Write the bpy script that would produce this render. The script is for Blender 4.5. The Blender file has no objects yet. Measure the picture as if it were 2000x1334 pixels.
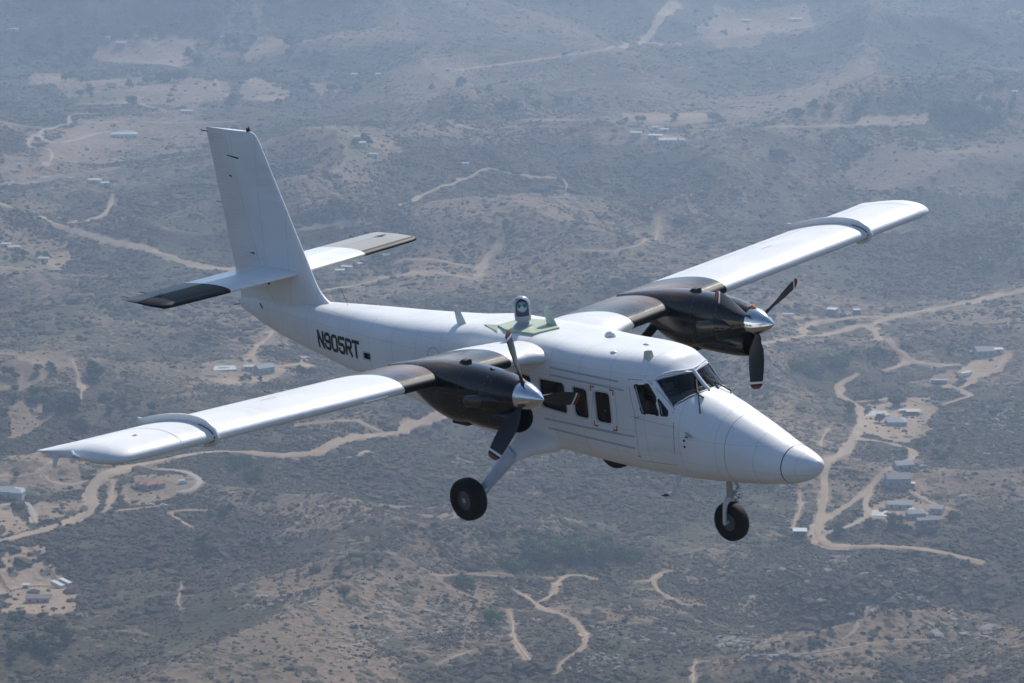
import bpy, bmesh, math, random
import numpy as np
from mathutils import Vector, Matrix
R_ = math.radians
SC = bpy.context.scene
COL = SC.collection

# ------------------------------------------------------------------ camera, sky, sun, exposure
CAM_H = 600.0
PITCH = R_(12.6)
FPX = 6118.93
cam = bpy.data.cameras.new("camera")
cam.sensor_width = 36.0
cam.lens = FPX * 36.0 / 2000.0
cam.clip_start = 0.5
cam.clip_end = 60000
cam.dof.use_dof = True
cam.dof.focus_distance = 55.5
cam.dof.aperture_fstop = 6.3
cam_o = bpy.data.objects.new("camera", cam)
COL.objects.link(cam_o)
cam_o.location = (0, 0, CAM_H)
cam_o.rotation_euler = (math.pi / 2 - PITCH, 0, 0)
SC.camera = cam_o

SUN_DIR = Vector((0.29, 0.65, 0.70)).normalized()      # towards the sun
sun_el = math.asin(SUN_DIR.z)
sun_az = math.atan2(SUN_DIR.x, SUN_DIR.y)              # from +Y towards +X
w = bpy.data.worlds.new("World")
SC.world = w
w.use_nodes = True
nt = w.node_tree
sky = nt.nodes.new("ShaderNodeTexSky")
sky.sky_type = 'NISHITA'
sky.sun_disc = False
sky.sun_elevation = sun_el
sky.sun_rotation = sun_az
sky.altitude = 600
sky.dust_density = 0.2
sky.ozone_density = 1.6
nt.links.new(sky.outputs[0], nt.nodes['Background'].inputs[0])
nt.nodes['Background'].inputs[1].default_value = 0.108
sl = bpy.data.lights.new("sun", 'SUN')
sl.energy = 4.4
sl.angle = R_(0.5)
sl.color = (1.0, 0.94, 0.85)
so = bpy.data.objects.new("sun", sl)
COL.objects.link(so)
so.rotation_euler = SUN_DIR.to_track_quat('Z', 'Y').to_euler()
SC.view_settings.view_transform = 'Standard'
SC.view_settings.look = 'None'
SC.view_settings.exposure = 0.18
SC.view_settings.gamma = 1.0
SC.cycles.volume_bounces = 1
SC.cycles.max_bounces = 8

# ------------------------------------------------------------------ helpers
def tag(o, label=None, cat=None, group=None, kind=None):
    if label: o['label'] = label
    if cat: o['category'] = cat
    if group: o['group'] = group
    if kind: o['kind'] = kind
    return o

def link(o, parent=None):
    COL.objects.link(o)
    if parent is not None: o.parent = parent
    return o

def mesh_obj(name, verts, faces, mats, parent=None, smooth=False, fmat=None, sharp=None):
    me = bpy.data.meshes.new(name)
    me.from_pydata([tuple(v) for v in verts], [], [tuple(f) for f in faces])
    if not isinstance(mats, (list, tuple)): mats = [mats]
    for m in mats: me.materials.append(m)
    if fmat is not None: me.polygons.foreach_set('material_index', fmat)
    if smooth:
        me.polygons.foreach_set('use_smooth', [True] * len(me.polygons))
        if sharp: me.set_sharp_from_angle(angle=R_(sharp))
    me.update()
    return link(bpy.data.objects.new(name, me), parent)

def empty(name, loc=(0, 0, 0), rz=0.0):
    o = bpy.data.objects.new(name, None)
    o.location = loc; o.rotation_euler = (0, 0, rz); o.empty_display_size = 1
    return link(o)

class MB:
    """collects shapes into one mesh"""
    def __init__(s): s.v = []; s.f = []; s.m = []
    def add(s, v, f, m=0):
        b = len(s.v); s.v += [tuple(p) for p in v]; s.f += [tuple(i + b for i in q) for q in f]; s.m += [m] * len(f)
    def box(s, x0, x1, y0, y1, z0, z1, m=0):
        s.add([(x0,y0,z0),(x1,y0,z0),(x1,y1,z0),(x0,y1,z0),(x0,y0,z1),(x1,y0,z1),(x1,y1,z1),(x0,y1,z1)],
              [(0,3,2,1),(4,5,6,7),(0,1,5,4),(1,2,6,5),(2,3,7,6),(3,0,4,7)], m)
    def tube(s, pts, r, n=8, m=0, caps=True):
        pts = [Vector(p) for p in pts]; rs = r if isinstance(r, (list, tuple)) else [r] * len(pts)
        rings = []; up = None
        for i, p in enumerate(pts):
            d = (pts[min(i+1, len(pts)-1)] - pts[max(i-1, 0)]).normalized()
            if up is None: up = Vector((0,0,1)) if abs(d.z) < .9 else Vector((1,0,0))
            a = d.cross(up).normalized(); b = a.cross(d).normalized(); up = b
            rings.append([p + rs[i] * (math.cos(t) * a + math.sin(t) * b) for t in [2*math.pi*k/n for k in range(n)]])
        s.loft(rings, m, caps)
    def loft(s, rings, m=0, caps=True, closed=True):
        n = len(rings[0]); v = [p for r in rings for p in r]; f = []
        for i in range(len(rings)-1):
            for k in range(n if closed else n-1):
                a = i*n+k; b = i*n+(k+1) % n
                f.append((a, b, b+n, a+n))
        if caps and closed:
            f.append(tuple(reversed(range(n)))); f.append(tuple(range((len(rings)-1)*n, len(rings)*n)))
        s.add(v, f, m)
    def build(s, name, mats, parent=None, smooth=False, sharp=35):
        o = mesh_obj(name, s.v, s.f, mats, parent, smooth, s.m, sharp if smooth else None)
        bm = bmesh.new(); bm.from_mesh(o.data); bmesh.ops.recalc_face_normals(bm, faces=bm.faces); bm.to_mesh(o.data); bm.free()
        if smooth and sharp: o.data.set_sharp_from_angle(angle=R_(sharp))
        return o

def mat(name, col, rough=.7, metal=0.0, spec=.5, coat=0.0, noise=None, bump=None, emit=None, alpha=None):
    m = bpy.data.materials.new(name); m.use_nodes = True
    n = m.node_tree.nodes; l = m.node_tree.links; b = n['Principled BSDF']
    b.inputs['Base Color'].default_value = (*col, 1); b.inputs['Roughness'].default_value = rough
    b.inputs['Metallic'].default_value = metal; b.inputs['Specular IOR Level'].default_value = spec
    b.inputs['Coat Weight'].default_value = coat; b.inputs['Coat Roughness'].default_value = .06
    if noise:                      # (scale, darkest colour factor) uneven colour
        sc, lo = noise
        tc = n.new('ShaderNodeTexCoord'); t = n.new('ShaderNodeTexNoise'); t.inputs['Scale'].default_value = sc; t.inputs['Detail'].default_value = 6
        r = n.new('ShaderNodeMapRange'); r.inputs[1].default_value = .3; r.inputs[2].default_value = .7; r.inputs[3].default_value = lo; r.inputs[4].default_value = 1.0
        mx = n.new('ShaderNodeMix'); mx.data_type = 'RGBA'; mx.blend_type = 'MULTIPLY'; mx.inputs[0].default_value = 1
        mx.inputs[6].default_value = (*col, 1)
        l.new(tc.outputs['Object'], t.inputs['Vector']); l.new(t.outputs[0], r.inputs[0]); l.new(r.outputs[0], mx.inputs[7]); l.new(mx.outputs[2], b.inputs['Base Color'])
    if bump:
        sc, st = bump
        tc = n.new('ShaderNodeTexCoord'); t = n.new('ShaderNodeTexNoise'); t.inputs['Scale'].default_value = sc; t.inputs['Detail'].default_value = 4
        bp = n.new('ShaderNodeBump'); bp.inputs['Strength'].default_value = st; bp.inputs['Distance'].default_value = .01
        l.new(tc.outputs['Object'], t.inputs['Vector']); l.new(t.outputs[0], bp.inputs['Height']); l.new(bp.outputs[0], b.inputs['Normal'])
    return m

# ------------------------------------------------------------------ terrain height
def _hash(ix, iy, seed):
    h = (ix.astype(np.int64) * 374761393 + iy.astype(np.int64) * 668265263 + seed * 1442695041) & 0x7fffffff
    h = ((h ^ (h >> 13)) * 1274126177) & 0x7fffffff
    return ((h ^ (h >> 16)) & 0xffffff) / float(0xffffff)

def vnoise(x, y, seed):
    ix = np.floor(x); iy = np.floor(y); fx = x - ix; fy = y - iy
    ux = fx*fx*fx*(fx*(fx*6-15)+10); uy = fy*fy*fy*(fy*(fy*6-15)+10)
    a = _hash(ix, iy, seed); b = _hash(ix+1, iy, seed); c = _hash(ix, iy+1, seed); d = _hash(ix+1, iy+1, seed)
    return (a*(1-ux)+b*ux)*(1-uy) + (c*(1-ux)+d*ux)*uy

def fbm(x, y, scale, octs, seed, ridged=False, gain=.5):
    s = 0; amp = 1; tot = 0; x = x/scale; y = y/scale
    for o in range(octs):
        n = vnoise(x, y, seed + o*17)
        if ridged: n = 1 - abs(2*n - 1); n = n*n
        s = s + amp*n; tot += amp; amp *= gain
        x, y = (x*1.7 + y*1.05) + 13.7, (y*1.7 - x*1.05) + 5.1
    return s/tot

def sstep(a, b, x):
    t = np.clip((x-a)/(b-a), 0, 1); return t*t*(3-2*t)

def bump_hill(x, y, cx, cy, rx, ry, rot, h):
    c, s = math.cos(rot), math.sin(rot); dx = x-cx; dy = y-cy
    u = (dx*c+dy*s)/rx; v = (-dx*s+dy*c)/ry
    return h*np.exp(-(u*u+v*v))

HILLS = [(120,1760,330,90,.15,22),(640,1900,260,120,.5,30),(-60,2420,420,120,-.1,26),(420,2560,260,130,.3,34),(700,2300,170,260,.1,60),
         (-520,3050,380,150,.1,18),(260,3060,520,130,-.12,36),(900,3050,420,160,.15,50),(380,3650,560,170,-.05,70),(1050,3750,480,220,.2,80),(-700,3700,420,170,.2,45),(820,2750,330,150,-.3,40),(-150,3350,360,120,.25,34),
         (-350,4950,700,210,.28,120),(330,5250,800,260,.35,150),(1100,4900,560,260,-.1,110),(-1200,5500,800,300,.1,150),(1700,5700,900,320,.2,230),
         (300,6700,2000,560,.0,380),(-1700,6900,1600,640,.2,360),(2700,7300,1600,640,-.2,400),(-900,4300,300,130,.3,40),(700,4350,420,150,.1,55)]
# level ground round the settlements: rough place by bearing/distance (m) and reach
def _plane(px, py, z=20.0):
    u = (px-1000)/FPX; v = (py-667)/FPX; cp, sp = math.cos(PITCH), math.sin(PITCH)
    k = (z-CAM_H)/(-sp-v*cp); return u*k, (cp-v*sp)*k
FLAT = [(*_plane(a, b), r) for a, b, r in ((1740,800,150),(1760,975,150),(1900,715,110),(1640,640,110),(1610,1040,70),(290,950,120),(70,1150,110),(20,975,100),(170,990,80),(480,725,110),(240,255,230),
        (1295,265,190),(690,530,120),(1270,80,150),(260,130,240),(700,285,110),(60,500,130),(200,360,110),(1500,50,180),(900,535,110),(400,880,90),(760,850,80),(1080,1170,60),(1930,588,170),(1270,470,90),(200,430,110),(80,420,110),(1230,90,120),(1280,1130,50))]
def ridge_field(x, y):
    wx = x + 60*(vnoise(x/260, y/260, 91)-.5); wy = y + 60*(vnoise(x/260, y/260, 92)-.5)
    return fbm(wx, wy, 330, 3, 41, ridged=True, gain=.42)
def hgt(x, y):
    x = np.asarray(x, float); y = np.asarray(y, float)
    wx = x + 60*(vnoise(x/260, y/260, 91)-.5); wy = y + 60*(vnoise(x/260, y/260, 92)-.5)
    h = (fbm(wx, wy, 760, 4, 3) - .5) * 120
    g = fbm(wx, wy, 330, 3, 41, ridged=True, gain=.42)
    h = h + (g-.35) * 46 * (.5 + vnoise(x/500, y/500, 8))
    for a in HILLS:
        m = bump_hill(wx, wy, *a)
        h = h + m * (.75 + .5*g)
    fl = np.zeros_like(h)
    for cx, cy, r in FLAT: fl = np.maximum(fl, np.exp(-(((x-cx)**2+(y-cy)**2)/(r*r))**1.5))
    h = h*(1-.78*fl) + 4*fl
    far = sstep(6800, 12000, np.hypot(x, y))
    h = h + far * (180 + 420*fbm(x, y, 2600, 5, 70, ridged=True))
    return h

# the ground sheet: fine in the valley in view, coarser towards the horizon all round
_dense = np.radians(np.linspace(-12.5, 12.5, 780))
_o1 = np.radians(12.5 + np.cumsum(np.linspace(.06, 1.2, 60)))
_o2 = np.radians(np.linspace(np.degrees(_o1[-1])+4, 176, 34)); _rt = np.concatenate([_o1, _o2])
G_TH = np.concatenate([-_rt[::-1], _dense, _rt])
G_R = np.concatenate([np.geomspace(30, 1400, 40)[:-1], np.geomspace(1400, 6600, 980)[:-1], np.geomspace(6600, 16000, 100)])
_T, _RR = np.meshgrid(G_TH, G_R)
G_X = _RR*np.sin(_T); G_Y = _RR*np.cos(_T)
G_Z = hgt(G_X.ravel(), G_Y.ravel()).reshape(G_X.shape)
def gh(x, y):
    """height of the ground sheet itself"""
    x = np.asarray(x, float); y = np.asarray(y, float)
    th = np.arctan2(x, y); r = np.clip(np.hypot(x, y), G_R[0], G_R[-1]*.9999)
    i = np.clip(np.searchsorted(G_R, r)-1, 0, len(G_R)-2); j = np.clip(np.searchsorted(G_TH, th)-1, 0, len(G_TH)-2)
    fr = (r-G_R[i])/(G_R[i+1]-G_R[i]); ft = np.clip((th-G_TH[j])/(G_TH[j+1]-G_TH[j]), 0, 1)
    return (G_Z[i,j]*(1-fr)+G_Z[i+1,j]*fr)*(1-ft)+(G_Z[i,j+1]*(1-fr)+G_Z[i+1,j+1]*fr)*ft

def rays(px, py):
    u = (np.asarray(px, float)-1000)/FPX; v = (np.asarray(py, float)-667)/FPX
    cp, sp = math.cos(PITCH), math.sin(PITCH)
    dx = u; dy = cp - v*sp; dz = -sp - v*cp
    n = np.sqrt(dx*dx+dy*dy+dz*dz); return dx/n, dy/n, dz/n

def at(px, py):
    """ground points seen in the given directions from the viewpoint"""
    dx, dy, dz = rays(px, py)
    dx, dy, dz = [np.atleast_1d(q).ravel() for q in (dx, dy, dz)]
    tt = np.arange(1000, 10000, 12.0)[:,None]
    below = CAM_H + dz[None]*tt < gh(dx[None]*tt, dy[None]*tt)
    k = np.where(below.any(0), below.argmax(0), len(tt)-1); hi = tt[k,0]; lo = hi-12
    for i in range(12):
        mid = (lo+hi)/2; b = CAM_H+dz*mid < gh(dx*mid, dy*mid)
        hi = np.where(b, mid, hi); lo = np.where(b, lo, mid)
    return np.stack([dx*hi, dy*hi], -1)

def seg_dist(P, pts):
    """distance of points P (n,2) to a polyline, only where nearer than 60 m"""
    d = np.full(len(P), 1e9)
    for a, b in zip(pts[:-1], pts[1:]):
        lo = np.minimum(a, b)-60; hi = np.maximum(a, b)+60
        m = np.where((P[:,0]>lo[0])&(P[:,0]<hi[0])&(P[:,1]>lo[1])&(P[:,1]<hi[1]))[0]
        if len(m) == 0: continue
        q = P[m]-a; e = b-a; t = np.clip((q@e)/max(e@e, 1e-6), 0, 1)
        d[m] = np.minimum(d[m], np.hypot(q[:,0]-t*e[0], q[:,1]-t*e[1]))
    return d

def resample(pts, step, closed=False):
    pts = np.asarray(pts, float)
    P = np.vstack([pts[:1]*2-pts[1:2], pts, pts[-1:]*2-pts[-2:-1]]); out = []
    for i in range(1, len(P)-2):
        p0, p1, p2, p3 = P[i-1:i+3]; n = max(2, int(np.linalg.norm(p2-p1)/step))
        for k in range(n):
            t = k/n
            out.append(.5*((2*p1)+(-p0+p2)*t+(2*p0-5*p1+4*p2-p3)*t*t+(-p0+3*p1-3*p2+p3)*t**3))
    out.append(P[-2]); return np.array(out)

# ------------------------------------------------------------------ roads and clearings, seen points in photo pixels put on the ground
# (surface, width m, clearing width m, strength, points)
ROADS = [
 ('d',6.5,16,.9,[(-30,388),(0,398),(60,415),(120,443),(200,466),(290,487),(360,513),(430,525),(500,528)]),
 ('d',4,10,.7,[(130,437),(190,425),(215,405),(220,380)]),
 ('a',5.5,12,.6,[(-40,362),(0,360),(100,348),(200,333),(300,315),(410,299),(470,286)]),
 ('p',3.6,9,.6,[(228,238),(140,241),(110,247),(72,262),(103,279),(150,272),(200,258),(260,255)]),
 ('p',3,6,.4,[(138,241),(131,229),(146,222),(190,222)]),
 ('d',3,16,.7,[(72,262),(52,275),(60,290),(98,290),(105,310),(90,322)]),
 ('p',3,8,.5,[(270,237),(330,240),(400,240),(465,236)]),
 ('d',3,8,.6,[(180,205),(250,200),(295,209),(330,218)]),
 ('d',2.8,6,.5,[(420,155),(427,170),(425,178),(452,187)]),
 ('p',3.2,7,.5,[(210,116),(265,119),(320,125),(356,131)]),
 ('d',5,26,.9,[(650,565),(700,556),(760,542),(840,532),(900,540),(930,545),(938,528),(950,500),(967,485)]),
 ('d',3.5,14,.7,[(780,508),(840,507),(890,515),(928,524)]),
 ('d',3,9,.6,[(560,452),(640,441),(700,432)]),
 ('d',3,7,.6,[(780,402),(850,370),(920,345),(950,328),(1010,342),(1100,350),(1107,362),(1104,380)]),
 ('d',3.2,16,.8,[(1120,488),(1180,491),(1230,484),(1268,470),(1285,450),(1284,428)]),
 ('d',7,10,.9,[(895,137),(1000,123),(1080,112),(1180,98),(1250,84)]),
 ('d',9,16,.9,[(1250,84),(1268,70),(1282,50),(1300,28),(1322,8)]),
 ('d',5,9,.7,[(1258,78),(1272,58),(1286,34),(1300,12),(1312,3)]),
 ('d',5,9,.5,[(1250,84),(1290,84),(1330,88)]),
 ('d',6,20,.85,[(2040,558),(2000,568),(1920,584),(1844,600),(1783,611),(1727,622),(1702,637)]),
 ('d',4.5,14,.8,[(1727,621),(1682,619),(1634,625),(1597,627),(1567,643),(1569,655),(1605,655),(1646,645),(1682,637),(1702,637)]),
 ('d',3.5,14,.6,[(1569,656),(1520,666),(1490,672)]),
 ('d',3.5,12,.6,[(1597,622),(1550,620),(1515,621)]),
 ('d',5,13,.85,[(1702,637),(1715,655),(1739,677),(1767,690),(1779,704),(1808,710),(1848,714),(1872,712)]),
 ('d',4,9,.7,[(1779,706),(1759,714),(1727,724)]),
 ('d',5,11,.8,[(1675,734),(1646,746),(1632,762),(1642,775),(1666,786),(1679,800),(1682,819),(1670,851),(1646,884),(1613,906),(1609,924),(1611,949),(1608,985),(1597,1030),(1597,1050),(1613,1066),(1662,1068),(1727,1068),(1808,1074),(1864,1086),(1917,1098)]),
 ('d',4,12,.7,[(1668,786),(1710,783),(1759,778),(1804,787)]),
 ('d',4,9,.8,[(1676,857),(1719,862),(1759,872),(1788,884),(1779,896),(1743,912),(1715,932),(1694,957),(1658,985),(1617,1009),(1604,1026)]),
 ('d',3.5,9,.8,[(1700,955),(1692,972),(1690,988),(1698,1009)]),
 ('p',3,6,.5,[(1602,1045),(1630,1036),(1654,1030),(1690,1012)]),
 ('d',2.5,6,.6,[(1775,957),(1816,981),(1864,997)]),
 ('d',4,12,.8,[(1905,738),(1883,756),(1866,758),(1852,754)]),
 ('d',3.5,9,.7,[(1868,758),(1885,768),(1901,773),(1880,778),(1864,783),(1840,791)]),
 ('d',4,10,.7,[(1905,738),(1945,722),(1966,690)]),
 ('d',7,13,.9,[(-30,1066),(0,1058),(52,1044),(112,1028),(160,1008),(182,998),(178,980),(176,958),(192,936),(240,916),(300,902),(360,890),(430,882),(500,886),(560,890),(625,883),(654,864),(695,856),(756,848),(818,825),(863,807),(910,790)]),
 ('d',3.5,9,.7,[(572,830),(654,823),(695,823),(736,840),(752,846)]),
 ('d',3,8,.7,[(674,895),(700,890),(715,881)]),
 ('p',4.5,8,.7,[(304,916),(348,919),(380,928),(394,940),(384,953),(360,960),(344,960)]),
 ('d',2.5,10,.8,[(224,938),(216,960),(218,984),(200,1000)]),
 ('d',2.5,7,.5,[(228,998),(280,992),(328,986)]),
 ('d',3,8,.6,[(-10,933),(0,932),(52,930),(80,921),(108,902)]),
 ('d',3,7,.6,[(82,926),(98,942),(140,948),(172,938)]),
 ('d',2.6,6,.6,[(404,996),(330,1000),(346,1013),(374,1030)]),
 ('p',4,7,.6,[(-10,990),(0,988),(30,983),(52,980),(64,1000),(68,1020)]),
 ('d',2.5,5,.5,[(140,1028),(182,1002)]),
 ('d',4,18,.5,[(530,650),(512,668),(490,692),(498,708),(540,715),(600,712)]),
 ('d',2.2,7,.8,[(1003,1153),(1036,1170),(1055,1186),(1088,1198),(1121,1211),(1138,1232),(1147,1251),(1134,1271),(1097,1290),(1087,1313)]),
 ('d',2.2,7,.8,[(1049,1177),(1075,1165),(1085,1150),(1086,1134),(1108,1124),(1140,1125),(1166,1131)]),
 ('d',2,5,.6,[(1085,1131),(1056,1128)]),
 ('d',1.2,7,.6,[(990,1190),(1003,1212),(1000,1238),(1013,1264),(1030,1287)]),
 ('d',1.2,6,.5,[(854,1297),(883,1284),(922,1271)]),
 ('d',1.6,5,.7,[(1240,1136),(1276,1134),(1286,1120),(1310,1114)]),
 ('d',1.6,5,.7,[(1276,1136),(1284,1152),(1312,1172),(1344,1184),(1368,1180)]),
 ('d',1.4,5,.6,[(1644,1252),(1684,1220),(1690,1192),(1712,1182)]),
 ('d',1.2,5,.5,[(1480,1280),(1584,1276),(1736,1252),(1816,1250)]),
 ('d',1.6,5,.6,[(1350,1345),(1356,1325),(1348,1312),(1360,1292)]),
 ('d',1.2,6,.6,[(352,1135),(356,1150),(345,1175),(355,1190)]),
 ('d',1.2,6,.5,[(1560,960),(1566,985),(1556,1010),(1548,1030)]),
 ('d',1.2,7,.5,[(1600,870),(1610,845),(1630,825)]),
 ('d',1.2,8,.6,[(1008,1125),(960,1120),(900,1122),(830,1125)]),
 ('d',3,9,.6,[(1160,262),(1230,264),(1290,262),(1350,262)]),
 ('d',3,12,.7,[(1500,248),(1600,247),(1700,243),(1810,232)]),
 ('d',3,8,.5,[(1016,235),(1080,235),(1160,235)]),
 ('d',3,8,.6,[(875,235),(890,246),(920,250)]),
 ('d',1.5,9,.5,[(545,795),(600,800),(640,780)]),
 ('d',1.5,9,.5,[(140,700),(160,760),(150,800)]),
]
# bare clearings: (strength, kind, polygon)
PADS = [
 (.75,'s',[(0,1066),(50,1063),(95,1105),(138,1150),(160,1165),(150,1190),(120,1205),(60,1200),(0,1200)]),
 (.7,'s',[(-40,1000),(30,992),(60,1020),(60,1030),(0,1048),(-40,1052)]),
 (.55,'s',[(72,985),(80,1012),(140,1012),(170,990),(150,975),(90,972)]),
 (.7,'s',[(232,990),(245,950),(300,922),(370,930),(380,945),(340,965),(290,990)]),
 (.45,'s',[(0,890),(60,880),(150,905),(160,950),(110,965),(0,950)]),
 (.5,'s',[(0,800),(60,790),(110,810),(60,850),(0,860)]),
 (.5,'s',[(40,700),(130,680),(150,720),(60,760),(0,760),(0,720)]),
 (.8,'s',[(390,738),(400,712),(450,705),(520,712),(560,720),(640,705),(650,690),(600,700),(540,740),(470,750)]),
 (.8,'s',[(1862,740),(1880,715),(1940,680),(1975,690),(1958,725),(1905,752)]),
 (.75,'s',[(1682,800),(1700,785),(1760,775),(1830,770),(1826,800),(1812,840),(1770,862),(1700,852),(1680,840)]),
 (.4,'s',[(1780,745),(1850,725),(1860,750),(1790,762)]),
 (.7,'s',[(1700,1015),(1705,985),(1760,975),(1830,990),(1850,1015),(1780,1035)]),
 (.6,'s',[(1770,955),(1785,925),(1800,930),(1795,965)]),
 (.6,'s',[(1585,1025),(1600,1022),(1625,1065),(1600,1068)]),
 (.6,'s',[(170,110),(190,85),(330,68),(385,75),(380,120),(350,133),(240,122)]),
 (.55,'s',[(60,140),(140,142),(150,165),(60,165)]),
 (.5,'s',[(100,165),(330,145),(440,160),(460,200),(380,215),(160,205)]),
 (.6,'s',[(480,150),(520,160),(580,180),(560,200),(470,195)]),
 (.55,'s',[(600,160),(650,162),(660,185),(620,188)]),
 (.5,'s',[(495,80),(560,78),(570,95),(500,120),(480,120)]),
 (.38,'s',[(160,230),(400,210),(410,290),(200,320),(60,330),(120,260)]),
 (.35,'s',[(0,300),(60,330),(110,345),(0,355)]),
 (.5,'s',[(1160,262),(1175,243),(1200,243),(1215,256),(1300,262),(1340,278),(1170,284)]),
 (.62,'s',[(1215,222),(1370,220),(1380,240),(1240,242)]),
 (.35,'s',[(1560,235),(1560,212),(1650,205),(1650,240)]),
 (.7,'s',[(1670,245),(1690,225),(1800,218),(1810,238)]),
 (.35,'s',[(1900,180),(2010,170),(2010,215),(1920,215)]),
 (.55,'s',[(1360,60),(1400,10),(1580,10),(1590,50),(1480,85),(1390,90)]),
 (.3,'s',[(620,265),(770,265),(780,300),(700,320),(620,300)]),
 (.35,'s',[(1640,330),(1720,290),(1960,290),(2000,330),(1960,380),(1700,372)]),
 (.3,'s',[(600,500),(720,500),(760,540),(650,560),(610,540)]),
 (.3,'s',[(0,455),(60,450),(130,470),(110,530),(0,540)]),
 (.6,'s',[(88,500),(128,488),(133,505),(100,535)]),
 (.16,'s',[(560,1300),(700,1240),(800,1290),(780,1334),(560,1334)]),
 (.18,'s',[(380,1080),(480,1100),(470,1140),(380,1130)]),
 (.9,'g',[(45,955),(75,950),(78,968),(50,975)]),(.7,'g',[(-10,945),(18,938),(22,948),(-10,955)]),
 (.6,'g',[(70,500),(30,480),(0,495),(0,520),(60,520)]),
 (.5,'g',[(650,268),(720,266),(740,300),(670,305)]),
 (.5,'g',[(140,190),(215,178),(225,195),(150,203)]),
 (.5,'g',[(1325,255),(1375,250),(1370,263),(1330,266)]),
 (.4,'g',[(430,705),(470,700),(480,712),(440,715)]),
]
RW = []
for k, wd, cl, st, pts in ROADS:
    a = resample(pts, 9.0); g = at(a[:,0], a[:,1])
    for _ in range(2): g[1:-1] = .25*g[:-2]+.5*g[1:-1]+.25*g[2:]
    RW.append((k, wd, cl, st, resample(g, 4.0)))

def inside(P, poly):
    c = np.zeros(len(P), bool); n = len(poly); x = P[:,0]; y = P[:,1]
    for i in range(n):
        x0, y0 = poly[i]; x1, y1 = poly[(i+1) % n]
        m = ((y0 > y) != (y1 > y)) & (x < (x1-x0)*(y-y0)/(y1-y0+1e-12)+x0); c ^= m
    return c
PW = [(st, k, at(*np.array(p, float).T)) for st, k, p in PADS]

def ground_masks(P):
    """bare soil and lawn amounts at ground points"""
    bare = np.zeros(len(P)); green = np.zeros(len(P))
    jit = (fbm(P[:,0], P[:,1], 14, 3, 77)-.5)
    for k, wd, cl, st, g in RW:
        d = seg_dist(P, g) + jit*cl*.9
        bare = np.maximum(bare, .55*st*(1-sstep(wd*.45, cl*.45+1.0, d))); bare = np.maximum(bare, .95*(d < wd*.5))
    Q = P + np.stack([fbm(P[:,0], P[:,1], 30, 3, 5)-.5, fbm(P[:,0], P[:,1], 30, 3, 6)-.5], -1)*22
    for st, k, g in PW:
        lo = g.min(0)-25; hi = g.max(0)+25
        m = np.where((P[:,0]>lo[0])&(P[:,0]<hi[0])&(P[:,1]>lo[1])&(P[:,1]<hi[1]))[0]
        if not len(m): continue
        if k == 'g':
            q = m[inside(P[m]*.8+Q[m]*.2, g)]; green[q] = np.maximum(green[q], st)
        else:
            q = m[inside(Q[m], g)]; bare[q] = np.maximum(bare[q], st*(.62+.5*fbm(P[q,0], P[q,1], 45, 3, 15)))
    return bare, green
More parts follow.
